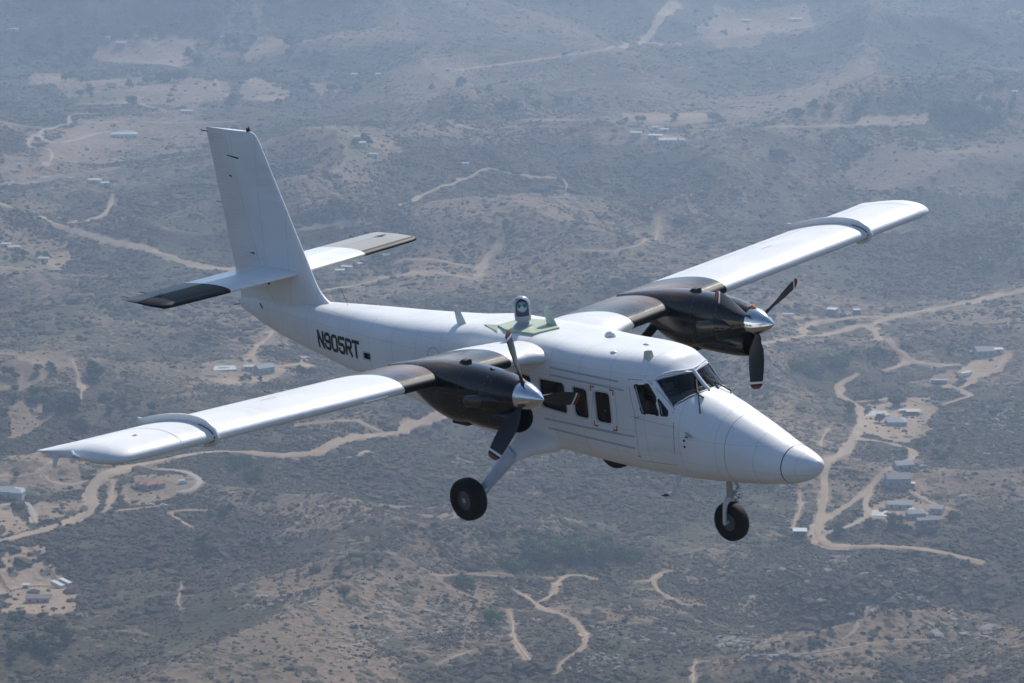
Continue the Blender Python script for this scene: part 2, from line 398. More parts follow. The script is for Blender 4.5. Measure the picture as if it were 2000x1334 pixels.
# ------------------------------------------------------------------ materials of the land
def ground_material():
    m = bpy.data.materials.new("dry_chaparral_ground"); m.use_nodes = True
    n = m.node_tree.nodes; l = m.node_tree.links; b = n['Principled BSDF']; b.inputs['Roughness'].default_value = .95
    b.inputs['Specular IOR Level'].default_value = .1
    geo = n.new('ShaderNodeNewGeometry')
    def noise(sc, det=5, rough=.6, dist=0.0):
        t = n.new('ShaderNodeTexNoise'); t.inputs['Scale'].default_value = sc; t.inputs['Detail'].default_value = det
        t.inputs['Roughness'].default_value = rough; t.inputs['Distortion'].default_value = dist
        l.new(geo.outputs['Position'], t.inputs['Vector']); return t.outputs[0]
    def math_(op, a, b_=None, c=None):
        q = n.new('ShaderNodeMath'); q.operation = op
        for i, v in enumerate((a, b_, c)):
            if v is None: continue
            if isinstance(v, (int, float)): q.inputs[i].default_value = v
            else: l.new(v, q.inputs[i])
        return q.outputs[0]
    def rng(v, a, b_, c=0., d=1., smooth=True):
        q = n.new('ShaderNodeMapRange'); q.interpolation_type = 'SMOOTHSTEP' if smooth else 'LINEAR'
        l.new(v, q.inputs[0]); q.inputs[1].default_value = a; q.inputs[2].default_value = b_; q.inputs[3].default_value = c; q.inputs[4].default_value = d
        return q.outputs[0]
    def mix(f, a, b_):
        q = n.new('ShaderNodeMix'); q.data_type = 'RGBA'
        if isinstance(f, float): q.inputs[0].default_value = f
        else: l.new(f, q.inputs[0])
        for i, v in ((6, a), (7, b_)):
            if isinstance(v, tuple): q.inputs[i].default_value = (*v, 1)
            else: l.new(v, q.inputs[i])
        return q.outputs[2]
    at_b = n.new('ShaderNodeAttribute'); at_b.attribute_name = 'bare'
    at_g = n.new('ShaderNodeAttribute'); at_g.attribute_name = 'lawn'
    at_d = n.new('ShaderNodeAttribute'); at_d.attribute_name = 'dry'
    big = noise(1/420, 4, .55, .3); mid = noise(1/75, 5, .62, .4); fine = noise(1/11, 4, .65); tiny = noise(1/3.2, 3, .7)
    vor = n.new('ShaderNodeTexVoronoi'); vor.inputs['Scale'].default_value = 1/5.0; l.new(geo.outputs['Position'], vor.inputs['Vector'])
    vorb = n.new('ShaderNodeTexVoronoi'); vorb.inputs['Scale'].default_value = 1/13.0; l.new(geo.outputs['Position'], vorb.inputs['Vector'])
    # plant cover: large stands, thinned by gaps, cut by bare soil
    cover = math_('ADD', math_('MULTIPLY', big, 1.0), math_('MULTIPLY', mid, .9))
    cover = math_('ADD', cover, math_('MULTIPLY', fine, .9))
    cover = math_('SUBTRACT', cover, math_('MULTIPLY', vor.outputs['Distance'], .28))
    cover = math_('SUBTRACT', cover, math_('MULTIPLY', at_b.outputs['Fac'], .95))
    cover = math_('SUBTRACT', cover, math_('MULTIPLY', at_d.outputs['Fac'], .30))
    veg = rng(cover, .93, 1.13)
    soil = mix(rng(mid, .35, .65), (.190, .134, .090), (.285, .202, .138))
    soil = mix(rng(tiny, .45, .8), soil, (.35, .26, .185))
    soil = mix(rng(at_b.outputs['Fac'], .2, .95), soil, (.46, .335, .23))
    grass = mix(rng(tiny, .3, .7), (.120, .094, .062), (.175, .135, .090))
    soil = mix(rng(noise(1/160, 3), .48, .62, 0, .6), soil, grass)
    shrub = mix(rng(noise(1/24, 4), .35, .65), (.042, .036, .024), (.108, .084, .055))
    shrub = mix(rng(noise(1/260, 3), .45, .62, 0, .55), shrub, (.090, .092, .050))
    shrub = mix(rng(tiny, .45, .8, 0, .55), shrub, (.19, .15, .11))
    col = mix(veg, soil, shrub)
    # scattered pale granite
    rk = math_('MULTIPLY', rng(noise(1/130, 4, .7), .56, .68), rng(noise(1/6.5, 3, .7, .4), .60, .68))
    col = mix(math_('MULTIPLY', rk, .8), col, (.36, .31, .27))
    # darker round bushes on open ground
    dots = rng(vorb.outputs['Distance'], .22, .36, 1, 0)
    dots = math_('MULTIPLY', dots, rng(noise(1/50, 2), .42, .55))
    col = mix(math_('MULTIPLY', dots, .75), col, (.034, .038, .026))
    lawn = math_('MULTIPLY', at_g.outputs['Fac'], rng(fine, .25, .5))
    col = mix(lawn, col, (.075, .115, .035))
    l.new(col, b.inputs['Base Color'])
    bp = n.new('ShaderNodeBump'); bp.inputs['Strength'].default_value = .75; bp.inputs['Distance'].default_value = 2.6
    hh = math_('ADD', math_('MULTIPLY', veg, .5), math_('MULTIPLY', fine, .9))
    hh = math_('SUBTRACT', hh, math_('MULTIPLY', vor.outputs['Distance'], .35))
    l.new(hh, bp.inputs['Height']); l.new(bp.outputs[0], b.inputs['Normal'])
    return m

def build_ground():
    X, Y, Z = G_X, G_Y, G_Z.ravel(); nr, nc = X.shape
    P = np.stack([X.ravel(), Y.ravel()], -1)
    bare, green = ground_masks(P)
    i = (np.arange(nr-1)[:,None]*nc + np.arange(nc)[None]).ravel()
    j = (np.arange(nr-1)[:,None]*nc + ((np.arange(nc)+1) % nc)[None]).ravel()
    quads = np.stack([i, i+nc, j+nc, j], -1)
    me = bpy.data.meshes.new("ground")
    nv = len(P)+1
    me.vertices.add(nv)
    co = np.zeros((nv, 3)); co[:-1] = np.column_stack([P, Z]); co[-1] = (0, 0, float(G_Z[0,0]))
    me.vertices.foreach_set('co', co.ravel())
    tris = np.stack([np.arange(nc), (np.arange(nc)+1) % nc, np.full(nc, nv-1)], -1)
    li = np.concatenate([quads.ravel(), tris.ravel()]).astype(np.int32)
    tot = np.concatenate([np.full(len(quads), 4), np.full(len(tris), 3)]).astype(np.int32)
    me.loops.add(len(li)); me.loops.foreach_set('vertex_index', li)
    me.polygons.add(len(tot)); me.polygons.foreach_set('loop_start', np.concatenate([[0], np.cumsum(tot)[:-1]]).astype(np.int32))
    me.polygons.foreach_set('use_smooth', np.ones(len(tot), bool))
    me.update(calc_edges=True); me.validate()
    dry = sstep(.42, .78, ridge_field(P[:,0], P[:,1])*.8 + .35*fbm(P[:,0], P[:,1], 520, 3, 55)-.05)
    for nm, arr in (('bare', bare), ('lawn', green), ('dry', dry)):
        a = me.attributes.new(nm, 'FLOAT', 'POINT'); v = np.zeros(nv, np.float32); v[:-1] = arr; a.data.foreach_set('value', v)
    me.materials.append(ground_material())
    o = link(bpy.data.objects.new("ground", me)); tag(o, kind='structure', label='brown chaparral hills and dry valleys far below the aeroplane')
    return o
ground = build_ground()

DIRT = mat('dirt_road', (.48, .355, .245), .95, spec=.1, noise=(.06, .72))
PAVED = mat('concrete_track', (.42, .38, .33), .9, spec=.15, noise=(.08, .8))
ASPH = mat('worn_asphalt', (.20, .18, .165), .9, spec=.2, noise=(.05, .8))

def build_roads():
    for i, (k, wd, cl, st, g) in enumerate(RW):
        n = len(g); t = np.gradient(g, axis=0); t /= np.linalg.norm(t, axis=1)[:,None]+1e-9; nr = np.stack([-t[:,1], t[:,0]], -1)
        jl = (fbm(g[:,0], g[:,1], 9, 2, 200+i)-.5); jr = (fbm(g[:,0], g[:,1], 9, 2, 400+i)-.5)
        taper = np.minimum(1, np.minimum(np.arange(n), np.arange(n)[::-1])/6+.45)
        lanes = np.array([-1, -.5, 0, .5, 1.]); v = []
        amp = 1.5 if k == 'd' else .3
        for li_, u in enumerate(lanes):
            off = u*wd/2*taper + (amp*jl*(u < 0) + amp*jr*(u > 0))*abs(u)*wd*.35
            q = g + nr*off[:,None]; z = gh(q[:,0], q[:,1]) + .30 + .02*(i % 9) - (.22 if abs(u) == 1 else 0)
            v.append(np.column_stack([q, z]))
        v = np.stack(v, 1).reshape(-1, 3); f = []
        for a in range(n-1):
            for c in range(4):
                p = a*5+c; f.append((p, p+1, p+6, p+5))
        nm = {'d': 'dirt_road', 'p': 'paved_track', 'a': 'paved_road'}[k]
        o = mesh_obj(nm, v, f, {'d': DIRT, 'p': PAVED, 'a': ASPH}[k], smooth=True)
        tag(o, kind='structure')
build_roads()

# ------------------------------------------------------------------ scrub: one uncountable mass of small bushes
def blob_mesh(name, seed, sub, mt, flat=.75, rough=.28):
    bm = bmesh.new(); bmesh.ops.create_icosphere(bm, subdivisions=sub, radius=1.0)
    rnd = random.Random(seed)
    for v in bm.verts:
        d = 1 + rnd.uniform(-rough, rough); v.co = Vector((v.co.x*d, v.co.y*d, max(v.co.z*d*flat, -.25)))
    me = bpy.data.meshes.new(name); bm.to_mesh(me); bm.free(); me.materials.append(mt); return me

def leafy_material(name, dark, light, rnd_amt=.5):
    m = bpy.data.materials.new(name); m.use_nodes = True
    n = m.node_tree.nodes; l = m.node_tree.links; b = n['Principled BSDF']; b.inputs['Roughness'].default_value = .9; b.inputs['Specular IOR Level'].default_value = .15
    oi = n.new('ShaderNodeObjectInfo'); geo = n.new('ShaderNodeNewGeometry')
    t = n.new('ShaderNodeTexNoise'); t.inputs['Scale'].default_value = .9; t.inputs['Detail'].default_value = 3; l.new(geo.outputs['Position'], t.inputs['Vector'])
    a = n.new('ShaderNodeMath'); a.operation = 'MULTIPLY_ADD'; a.inputs[1].default_value = rnd_amt; l.new(oi.outputs['Random'], a.inputs[0])
    s = n.new('ShaderNodeMath'); s.operation = 'MULTIPLY'; s.inputs[1].default_value = 1-rnd_amt; l.new(t.outputs[0], s.inputs[0]); l.new(s.outputs[0], a.inputs[2])
    mx = n.new('ShaderNodeMix'); mx.data_type = 'RGBA'; mx.inputs[6].default_value = (*dark, 1); mx.inputs[7].default_value = (*light, 1)
    l.new(a.outputs[0], mx.inputs[0]); l.new(mx.outputs[2], b.inputs['Base Color']); return m

SCRUB = leafy_material('scrub_leaves', (.030, .027, .018), (.125, .092, .062), .7)
OAK = leafy_material('oak_leaves', (.034, .048, .022), (.075, .098, .040), .35)
GROVE = leafy_material('grove_leaves', (.065, .11, .038), (.13, .19, .06), .35)
GREENT = leafy_material('garden_tree_leaves', (.055, .085, .028), (.10, .14, .05), .4)
BARK = mat('bark', (.10, .075, .055), .95)
ROCK = mat('granite', (.36, .31, .27), .95, noise=(.4, .6))

def instancer(name, pts, scl, me, label, seed):
    """one object whose node tree scatters a small mesh over its own points"""
    base = bpy.data.objects.new(name + "_clump", me)       # source shape, only used by the node tree
    pm = bpy.data.meshes.new(name); pm.vertices.add(len(pts)); pm.vertices.foreach_set('co', np.asarray(pts, np.float32).ravel())
    a = pm.attributes.new('size', 'FLOAT_VECTOR', 'POINT'); a.data.foreach_set('vector', np.asarray(scl, np.float32).ravel())
    rr = np.random.RandomState(seed); a = pm.attributes.new('turn', 'FLOAT_VECTOR', 'POINT')
    a.data.foreach_set('vector', np.column_stack([rr.uniform(-.2,.2,len(pts)), rr.uniform(-.2,.2,len(pts)), rr.uniform(0,6.28,len(pts))]).astype(np.float32).ravel())
    o = link(bpy.data.objects.new(name, pm))
    ng = bpy.data.node_groups.new(name, 'GeometryNodeTree')
    ng.interface.new_socket('Geometry', in_out='INPUT', socket_type='NodeSocketGeometry'); ng.interface.new_socket('Geometry', in_out='OUTPUT', socket_type='NodeSocketGeometry')
    gi = ng.nodes.new('NodeGroupInput'); go = ng.nodes.new('NodeGroupOutput'); ip = ng.nodes.new('GeometryNodeInstanceOnPoints'); oi = ng.nodes.new('GeometryNodeObjectInfo')
    oi.inputs['Object'].default_value = base
    def attr(nm):
        q = ng.nodes.new('GeometryNodeInputNamedAttribute'); q.data_type = 'FLOAT_VECTOR'; q.inputs['Name'].default_value = nm; return q.outputs['Attribute']
    ng.links.new(gi.outputs[0], ip.inputs['Points']); ng.links.new(oi.outputs['Geometry'], ip.inputs['Instance'])
    e2r = ng.nodes.new('FunctionNodeEulerToRotation'); ng.links.new(attr('turn'), e2r.inputs[0]); ng.links.new(e2r.outputs[0], ip.inputs['Rotation'])
    ng.links.new(attr('size'), ip.inputs['Scale'])
    ng.links.new(ip.outputs[0], go.inputs[0])
    md = o.modifiers.new('scatter', 'NODES'); md.node_group = ng
    tag(o, label=label, kind='stuff'); return o

def build_scrub():
    rs = np.random.RandomState(4)
    def cloud(N, r0, r1, ang=12.5):
        r = np.sqrt(rs.uniform(r0*r0, r1*r1, N)); t = np.radians(rs.uniform(-ang, ang, N)); return np.stack([r*np.sin(t), r*np.cos(t)], -1)
    P = np.vstack([cloud(340000, 1500, 2600), cloud(190000, 2600, 3800), cloud(110000, 3800, 5600)])
    dens = fbm(P[:,0], P[:,1], 150, 4, 31)*.6 + fbm(P[:,0], P[:,1], 22, 3, 32)*.55
    bare, green = ground_masks(P)
    dens = dens - .22*sstep(.42, .78, ridge_field(P[:,0], P[:,1])*.8 + .35*fbm(P[:,0], P[:,1], 520, 3, 55)-.05)
    keep = (rs.rand(len(P)) < sstep(.36, .62, dens)*.9+.07) & ((bare + rs.rand(len(P))*.25 < .30) | (rs.rand(len(P)) < .05))
    for k, wd, cl, st, g in RW:
        keep &= ~(seg_dist(P, g) < wd*.5+1.6)
    P = P[keep]; z = gh(P[:,0], P[:,1]); n = len(P)
    rf_ = ridge_field(P[:,0], P[:,1]); big_ = (fbm(P[:,0], P[:,1], 260, 2, 88) > .55) | (rf_ < .30)
    s = rs.gamma(4, .25, n)*np.where(big_, 1.05, .8); s = np.clip(s, .4, 3)*np.where(rs.rand(n) < np.where(rf_ < .30, .16, .04), 2.1, 1)*np.where(P[:,1] > 2600, 1.35, 1)*(1+.15*(np.hypot(P[:,0],P[:,1]) > 2600))
    scl = np.column_stack([s*rs.uniform(.8,1.3,n), s*rs.uniform(.8,1.3,n), s*rs.uniform(.55,.95,n)])
    h = n//2; pts = np.column_stack([P, z+.1]); perm = rs.permutation(n)
    instancer('scrub', pts[perm], scl[perm], blob_mesh('scrub_clump', 1, 2, SCRUB), 'dark chaparral bushes covering the dry hillsides', 1)
    # granite outcrops
    cl = [(1440,1252,60,18,60),(1520,1280,50,8,25),(1640,1092,60,12,40),(1560,1115,40,10,25),(1770,1150,60,20,40),(1820,1130,50,16,30),(1700,1125,40,10,20),
          (1850,820,120,40,80),(1930,870,80,60,60),(1960,800,50,30,40),(700,1240,120,30,50),(520,1030,80,20,35),(640,960,160,60,60),(1150,960,140,50,60),(560,1170,80,16,35),
          (920,1220,80,16,40),(1280,1240,100,16,45),(1900,1240,120,40,60),(790,1190,70,20,25),(1020,960,60,20,20),(1180,1290,60,20,30),(330,1290,60,20,15),(1480,740,60,20,25),(1530,720,30,14,15),(1490,1180,160,30,40)]
    pts = []; sc = []
    for cx, cy, rx, ry, nn in cl:
        nn = int(nn*2.2); g = at(cx + rs.randn(nn)*rx*.6, cy + rs.randn(nn)*ry*.6)
        for p in g:
            s = rs.gamma(2, .32)+.25; pts.append((p[0], p[1], float(gh(p[0], p[1]))-.1)); sc.append((s*rs.uniform(.8,1.9), s*rs.uniform(.8,1.5), s*rs.uniform(.35,.7)))
    instancer('rock_outcrop', pts, sc, blob_mesh('boulder', 5, 2, ROCK, .6, .24), 'pale granite boulders scattered among the bushes', 2)
build_scrub()

# ------------------------------------------------------------------ trees
def tree_meshes(seed, mt, tall=1.0):
    """crown of many small leaf clumps and a limbed trunk, unit: metres for a 10 m wide tree"""
    rnd = random.Random(seed); cv = []; cf = []; lobes = []
    for i in range(11):
        a = rnd.uniform(0, 6.28); r = rnd.uniform(.2, 3.2) if i else 0
        lobes.append((Vector((r*math.cos(a), r*math.sin(a), (4.6 + rnd.uniform(-1.2, 1.8) - r*.35)*tall)), rnd.uniform(1.3, 2.2)))
    for c, r in lobes:
        for k in range(62):
            d = Vector((rnd.gauss(0,1), rnd.gauss(0,1), rnd.gauss(0,.8))).normalized()
            p = c + d*r*rnd.uniform(.62, 1.12); s = rnd.uniform(.30, .62)
            nrm = (d + Vector((rnd.uniform(-.6,.6), rnd.uniform(-.6,.6), rnd.uniform(-.3,.8)))).normalized()
            u = nrm.orthogonal().normalized(); v = nrm.cross(u); an = rnd.uniform(0, 3.1); u, v = u*math.cos(an)+v*math.sin(an), v*math.cos(an)-u*math.sin(an)
            b = len(cv); cv += [p+u*s, p+v*s*.8, p-u*s*.9, p-v*s]; cf.append((b, b+1, b+2, b+3))
    crown = bpy.data.meshes.new('crown'); crown.from_pydata([tuple(q) for q in cv], [], cf); crown.materials.append(mt)
    mb = MB(); mb.tube([(0,0,-.5),(.1,0,1.2),(.0,.1,3.4*tall)], [.42,.3,.16], 6)
    for c, r in lobes[:6]: mb.tube([(0,.05,1.6*tall), (c.x*.5, c.y*.5, 2.9*tall), tuple(c)], [.18,.12,.04], 5)
    trunk = bpy.data.meshes.new('trunk'); trunk.from_pydata(mb.v, [], mb.f); trunk.materials.append(BARK)
    both = bpy.data.meshes.new('tree'); b = len(cv); both.from_pydata([tuple(q) for q in cv]+mb.v, [], cf+[tuple(i+b for i in q) for q in mb.f])
    both.materials.append(mt); both.materials.append(BARK); both.polygons.foreach_set('material_index', [0]*len(cf)+[1]*len(mb.f))
    return crown, trunk, both
GROV = [tree_meshes(40+s, GROVE, 1.1) for s in range(3)]
OAKS = [tree_meshes(s, OAK) for s in range(4)]
GRNS = [tree_meshes(20+s, GREENT, 1.15) for s in range(2)]

TREES = [ # centre px, spread px, count, crown width m, kind, name, label, group
 (1075,1090,42,12,13,11,'m','oak_tree','dark round tree in the green grove below the nose wheel, left end'),
 (1155,1082,62,15,22,12,'m','oak_tree','dark green tree in the middle of the grove below the nose wheel'),
 (1245,1094,26,9,8,8,'m','oak_tree','small tree at the right end of the grove below the nose wheel'),
 (1000,1110,26,8,8,8,'m','oak_tree','tree in the hollow just left of the forked dirt trail'),
 (918,1152,16,9,5,9,'m','oak_tree','tree on the slope below the main wheel, left of the forked trail'),
 (956,1212,12,9,3,9,'m','oak_tree','lone dark tree above the bottom edge, left of the looping trail'),
 (657,1120,6,4,1,7,'o','oak_tree','single yellow-green tree at the foot of the middle slope'),
 (470,905,30,22,8,9,'o','oak_tree','tree in the gully right of the horseshoe driveway'),
 (500,945,22,18,6,8,'o','oak_tree','tree in the lower gully between driveway and slope'),
 (405,1075,14,10,3,8,'o','oak_tree','tree below the dirt spur under the left wing'),
 (190,738,8,5,2,15,'o','oak_tree','large round oak on the slope above the left wing'),
 (135,800,22,14,6,11,'o','oak_tree','oak in the thicket above the left wing tip'),
 (160,838,20,10,5,9,'o','oak_tree','oak just behind the left wing tip'),
 (90,722,20,14,3,8,'o','oak_tree','oak on the bare slope left of the large round oak'),
 (120,1250,22,20,6,8,'o','oak_tree','tree in the dark thicket at the lower left corner'),
 (48,1268,22,16,4,6,'o','oak_tree','bush-like tree at the extreme lower left'),
 (116,1026,4,3,1,5,'g','garden_tree','small round tree beside the bend of the wide dirt road'),
 (36,935,6,3,2,6,'g','garden_tree','tree behind the grey estate at the left edge'),
 (1716,786,7,3,2,9,'o','oak_tree','dark tree beside the white patio of the pergola house'),
 (1752,792,16,5,4,10,'o','oak_tree','tall dark tree behind the pergola house'),
 (1715,828,4,4,1,9,'o','oak_tree','dark tree in front of the pergola house'),
 (1662,800,8,8,3,8,'g','garden_tree','green tree beside the bend of the dirt road'),
 (1634,712,26,8,10,10,'m','oak_tree','tree of the shaded wood right of the propeller'),
 (1570,722,32,10,10,9,'m','oak_tree','tree of the shaded wood behind the propeller tip'),
 (1636,1042,14,6,4,7,'g','garden_tree','green tree beside the white-roofed shed'),
 (1730,1028,34,7,7,8,'o','oak_tree','dark tree in front of the walled estate'),
 (1800,1040,30,6,5,8,'o','oak_tree','dark tree below the walled estate'),
 (1860,1016,18,5,5,6,'g','garden_tree','light green tree at the right end of the walled estate'),
 (1853,690,8,3,2,6,'g','garden_tree','green tree left of the grey ranch buildings'),
 (340,160,34,9,13,14,'o','oak_tree','oak in the dark clump on the pale field, upper left'),
 (255,172,3,2,1,13,'o','oak_tree','lone oak left of the dark clump, upper left'),
 (290,166,6,3,2,14,'o','oak_tree','oak standing just left of the dark clump'),
 (260,210,6,4,2,14,'o','oak_tree','lone oak by the pale track below the dark clump'),
 (170,186,24,6,7,9,'g','garden_tree','light green tree of the orchard, upper left'),
 (150,160,34,5,7,9,'o','oak_tree','tree of the hedge line, upper left'),
 (75,100,70,24,16,12,'o','oak_tree','tree of the scattered wood at the upper left edge'),
 (160,120,16,14,6,11,'o','oak_tree','tree on the dark strip left of the tan barn field'),
 (385,118,22,18,7,12,'o','oak_tree','tree right of the tan barn field'),
 (440,92,34,14,9,12,'o','oak_tree','tree behind the white roofs, upper left'),
 (462,205,16,9,5,12,'o','oak_tree','tree of the dark clump above the tail fin'),
 (530,210,14,9,4,11,'o','oak_tree','tree right of the tail fin top'),
 (575,85,18,6,5,12,'o','oak_tree','tree at the end of the tan field, upper centre'),
 (600,180,30,14,7,9,'o','oak_tree','tree by the white striped yard, upper centre'),
 (700,185,60,18,12,9,'o','oak_tree','tree of the thin wood left of centre, far away'),
 (990,222,14,8,5,13,'o','oak_tree','tree of the dark clump, upper centre'),
 (900,170,60,14,9,9,'o','oak_tree','tree scattered on the far slope, upper centre'),
 (700,284,34,9,8,8,'g','garden_tree','light green tree round the villa, upper centre'),
 (1230,240,26,6,5,9,'o','oak_tree','tree left of the white compound'),
 (1315,236,8,5,3,11,'o','oak_tree','tree behind the white compound'),
 (1400,238,18,6,5,11,'o','oak_tree','tree right of the white compound'),
 (1203,262,4,3,1,9,'o','oak_tree','small tree on the bare triangle left of the white compound'),
 (1350,256,20,4,4,7,'g','garden_tree','light green tree inside the white compound'),
 (1880,228,55,18,20,12,'o','oak_tree','tree of the broad grove at the upper right'),
 (1962,215,24,12,7,11,'g','garden_tree','lighter green tree in the broad grove at the upper right'),
 (1390,45,34,18,10,7,'o','oak_tree','dark tree dotting the pale far slope, top right'),
 (1440,70,30,10,6,7,'o','oak_tree','tree below the pale far slope, top right'),
 (1290,330,90,16,8,6,'o','oak_tree','dark bush-sized tree on the far knoll right of centre'),
 (50,500,40,14,10,8,'g','garden_tree','green tree of the gardens at the left edge, mid height'),
 (590,730,24,8,4,7,'o','oak_tree','tree between the pool house and the fuselage'),
 (480,740,30,6,4,6,'o','oak_tree','small tree below the swimming pool'),
 (70,1275,50,26,12,8,'o','oak_tree','tree of the scattered thicket along the lower left edge'),
 (35,1210,14,6,3,6,'o','oak_tree','small tree below the bungalow at the lower left'),
 (60,785,50,24,10,8,'o','oak_tree','tree dotting the bare slope at the left edge, mid height'),
 (250,800,50,20,9,9,'o','oak_tree','tree on the brushy slope behind the left wing'),
 (430,1010,20,20,7,7,'o','oak_tree','tree in the gully below the dirt spur'),
 (600,770,50,14,6,8,'o','oak_tree','tree behind the left wing, right of the villa'),
 (1500,930,20,50,6,6,'o','oak_tree','tree on the brushy slope beneath the nose'),
 (1850,870,60,30,8,6,'o','oak_tree','tree on the rocky slope at the right'),
 (1690,700,40,10,6,7,'o','oak_tree','tree between the two right-hand dirt roads'),
 (300,70,40,14,8,11,'o','oak_tree','tree above the tan barn, upper left'),
 (620,120,60,14,10,11,'o','oak_tree','tree in the far valley, upper centre left'),
 (1080,200,80,16,10,10,'o','oak_tree','tree in the far valley, centre'),
 (1650,215,80,12,10,10,'o','oak_tree','tree along the far pale field, upper right'),
 (20,735,16,12,3,9,'o','oak_tree','oak at the left edge, mid height'),
]
def build_trees():
    rs = np.random.RandomState(12)
    for cx, cy, rx, ry, n, wd, kind, nm, label in TREES:
        pool = {'o': OAKS, 'g': GRNS, 'm': GROV}[kind]
        if cy < 345 and n > 3: n = int(n*.66); wd *= 1.2
        g = at(cx + np.clip(rs.randn(n), -1.6, 1.6)*rx*.6, cy + np.clip(rs.randn(n), -1.6, 1.6)*ry*.6)
        for i, p in enumerate(g):
            crown, trunk, both = pool[rs.randint(len(pool))]
            s = wd/8.2*rs.uniform(.72, 1.25); near = p[1] < 2750
            if near:
                o = bpy.data.objects.new(nm, None); COL.objects.link(o)
                link(bpy.data.objects.new('crown', crown), o); link(bpy.data.objects.new('trunk', trunk), o)
            else:
                o = bpy.data.objects.new(nm, both); COL.objects.link(o)
            o.location = (p[0], p[1], float(gh(p[0], p[1]))); o.rotation_euler = (0, 0, rs.uniform(0, 6.28)); o.scale = (s, s*rs.uniform(.9,1.1), s*rs.uniform(.75, 1.05))
            tag(o, label, 'tree', ('trees: ' + label) if n > 1 else None)
build_trees()
# ------------------------------------------------------------------ buildings, vehicles, fences on the ground
GLASSD = mat('dark_window', (.03, .035, .04), .15)
_bm = {}
def bmat(c, r=.85):
    k = (tuple(round(v, 3) for v in c), r)
    if k not in _bm: _bm[k] = mat('building_surface', c, r, noise=(.5, .8))
    return _bm[k]
TYRE_G = mat('tyre', (.02,.02,.02), .9)
def gpt(px, py): p = at(px, py)[0]; return p[0], p[1], float(gh(p[0], p[1]))

def house(px, py, L, W, H, yaw, roofcol, wallcol, label, name='house', roof='gable', rh=None, cat='house', over=.5, extra=None):
    x, y, z = gpt(px, py); r = empty(name, (x, y, z-.3), R_(yaw)); tag(r, label, cat)
    wm = bmat(wallcol); rm = bmat(roofcol, .7); H += .3
    blocks = [(0, 0, L, W)] + (extra or [])
    wb = MB(); rb = MB(); rh = rh if rh is not None else W*.20
    for bi, (ox, oy, l, w) in enumerate(blocks):
        e = bi*.03; wb.box(ox-l/2, ox+l/2, oy-w/2, oy+w/2, -2.0, H-e)
        lx, wy = l/2+over, w/2+over; t = .18; z0 = H+.003-e; hh = rh*w/W if roof != 'flat' else 0
        if roof == 'flat':
            rb.box(ox-lx, ox+lx, oy-wy, oy+wy, z0, z0+.35)
        else:
            ins = 0 if roof == 'gable' else min(wy, lx*.8)
            a = [(ox-lx,oy-wy,z0),(ox+lx,oy-wy,z0),(ox+lx,oy+wy,z0),(ox-lx,oy+wy,z0),(ox-lx+ins,oy,z0+hh),(ox+lx-ins,oy,z0+hh)]
            b = [(p[0],p[1],p[2]+t) for p in a]
            rb.add(a+b, [(0,3,2,1),(6,7,11,10),(8,9,10,11),(6,10,9),(7,8,11),(0,1,7,6),(1,2,8,7),(2,3,9,8),(3,0,6,9)])
    wb.build('wall', wm, r); rb.build('roof', rm, r)
    k = max(2, int(L/4.5))
    for side in (-1, 1):
        for i in range(k):
            if side == -1 and i == k//2:
                d = MB(); cx = -L/2+(i+.5)*L/k; d.box(cx-.5, cx+.5, -W/2-.06, -W/2+.02, .3, 2.4); d.build('door', bmat((.12,.09,.07)), r); continue
            cx = -L/2+(i+.5)*L/k; q = MB(); q.box(cx-.7, cx+.7, side*W/2-.05, side*W/2+.05, 1.3, min(2.5, H-.4)); q.build('window', GLASSD, r)
    return r

def shed(px, py, L, W, H, yaw, roofcol, wallcol, label, cat='shed', name='shed', open_front=False):
    x, y, z = gpt(px, py); r = empty(name, (x, y, z), R_(yaw)); tag(r, label, cat)
    wm = bmat(wallcol); wb = MB()
    if open_front:
        for cx in (-L/2+.2, 0, L/2-.2):
            p = MB(); p.box(cx-.12, cx+.12, -W/2+.1, -W/2+.34, -1, H); p.build('post', wm, r)
        wb.box(-L/2, L/2, W/2-.2, W/2, -1, H); wb.box(-L/2, -L/2+.2, -W/2+.4, W/2-.2, -1, H)
    else:
        wb.box(-L/2, L/2, -W/2, W/2, -1, H)
        d = MB(); d.box(-1.2, 1.2, -W/2-.06, -W/2+.02, 0, min(2.4, H-.3)); d.build('door', bmat((.2,.19,.18)), r)
    wb.build('wall', wm, r)
    rb = MB(); a = [(-L/2-.4,-W/2-.4,H+.003),(L/2+.4,-W/2-.4,H+.003),(L/2+.4,W/2+.4,H+.35),(-L/2-.4,W/2+.4,H+.35)]
    b = [(p[0],p[1],p[2]+.15) for p in a]; rb.add(a+b, [(0,3,2,1),(4,5,6,7),(0,1,5,4),(1,2,6,5),(2,3,7,6),(3,0,4,7)]); rb.build('roof', bmat(roofcol, .5), r)
    return r

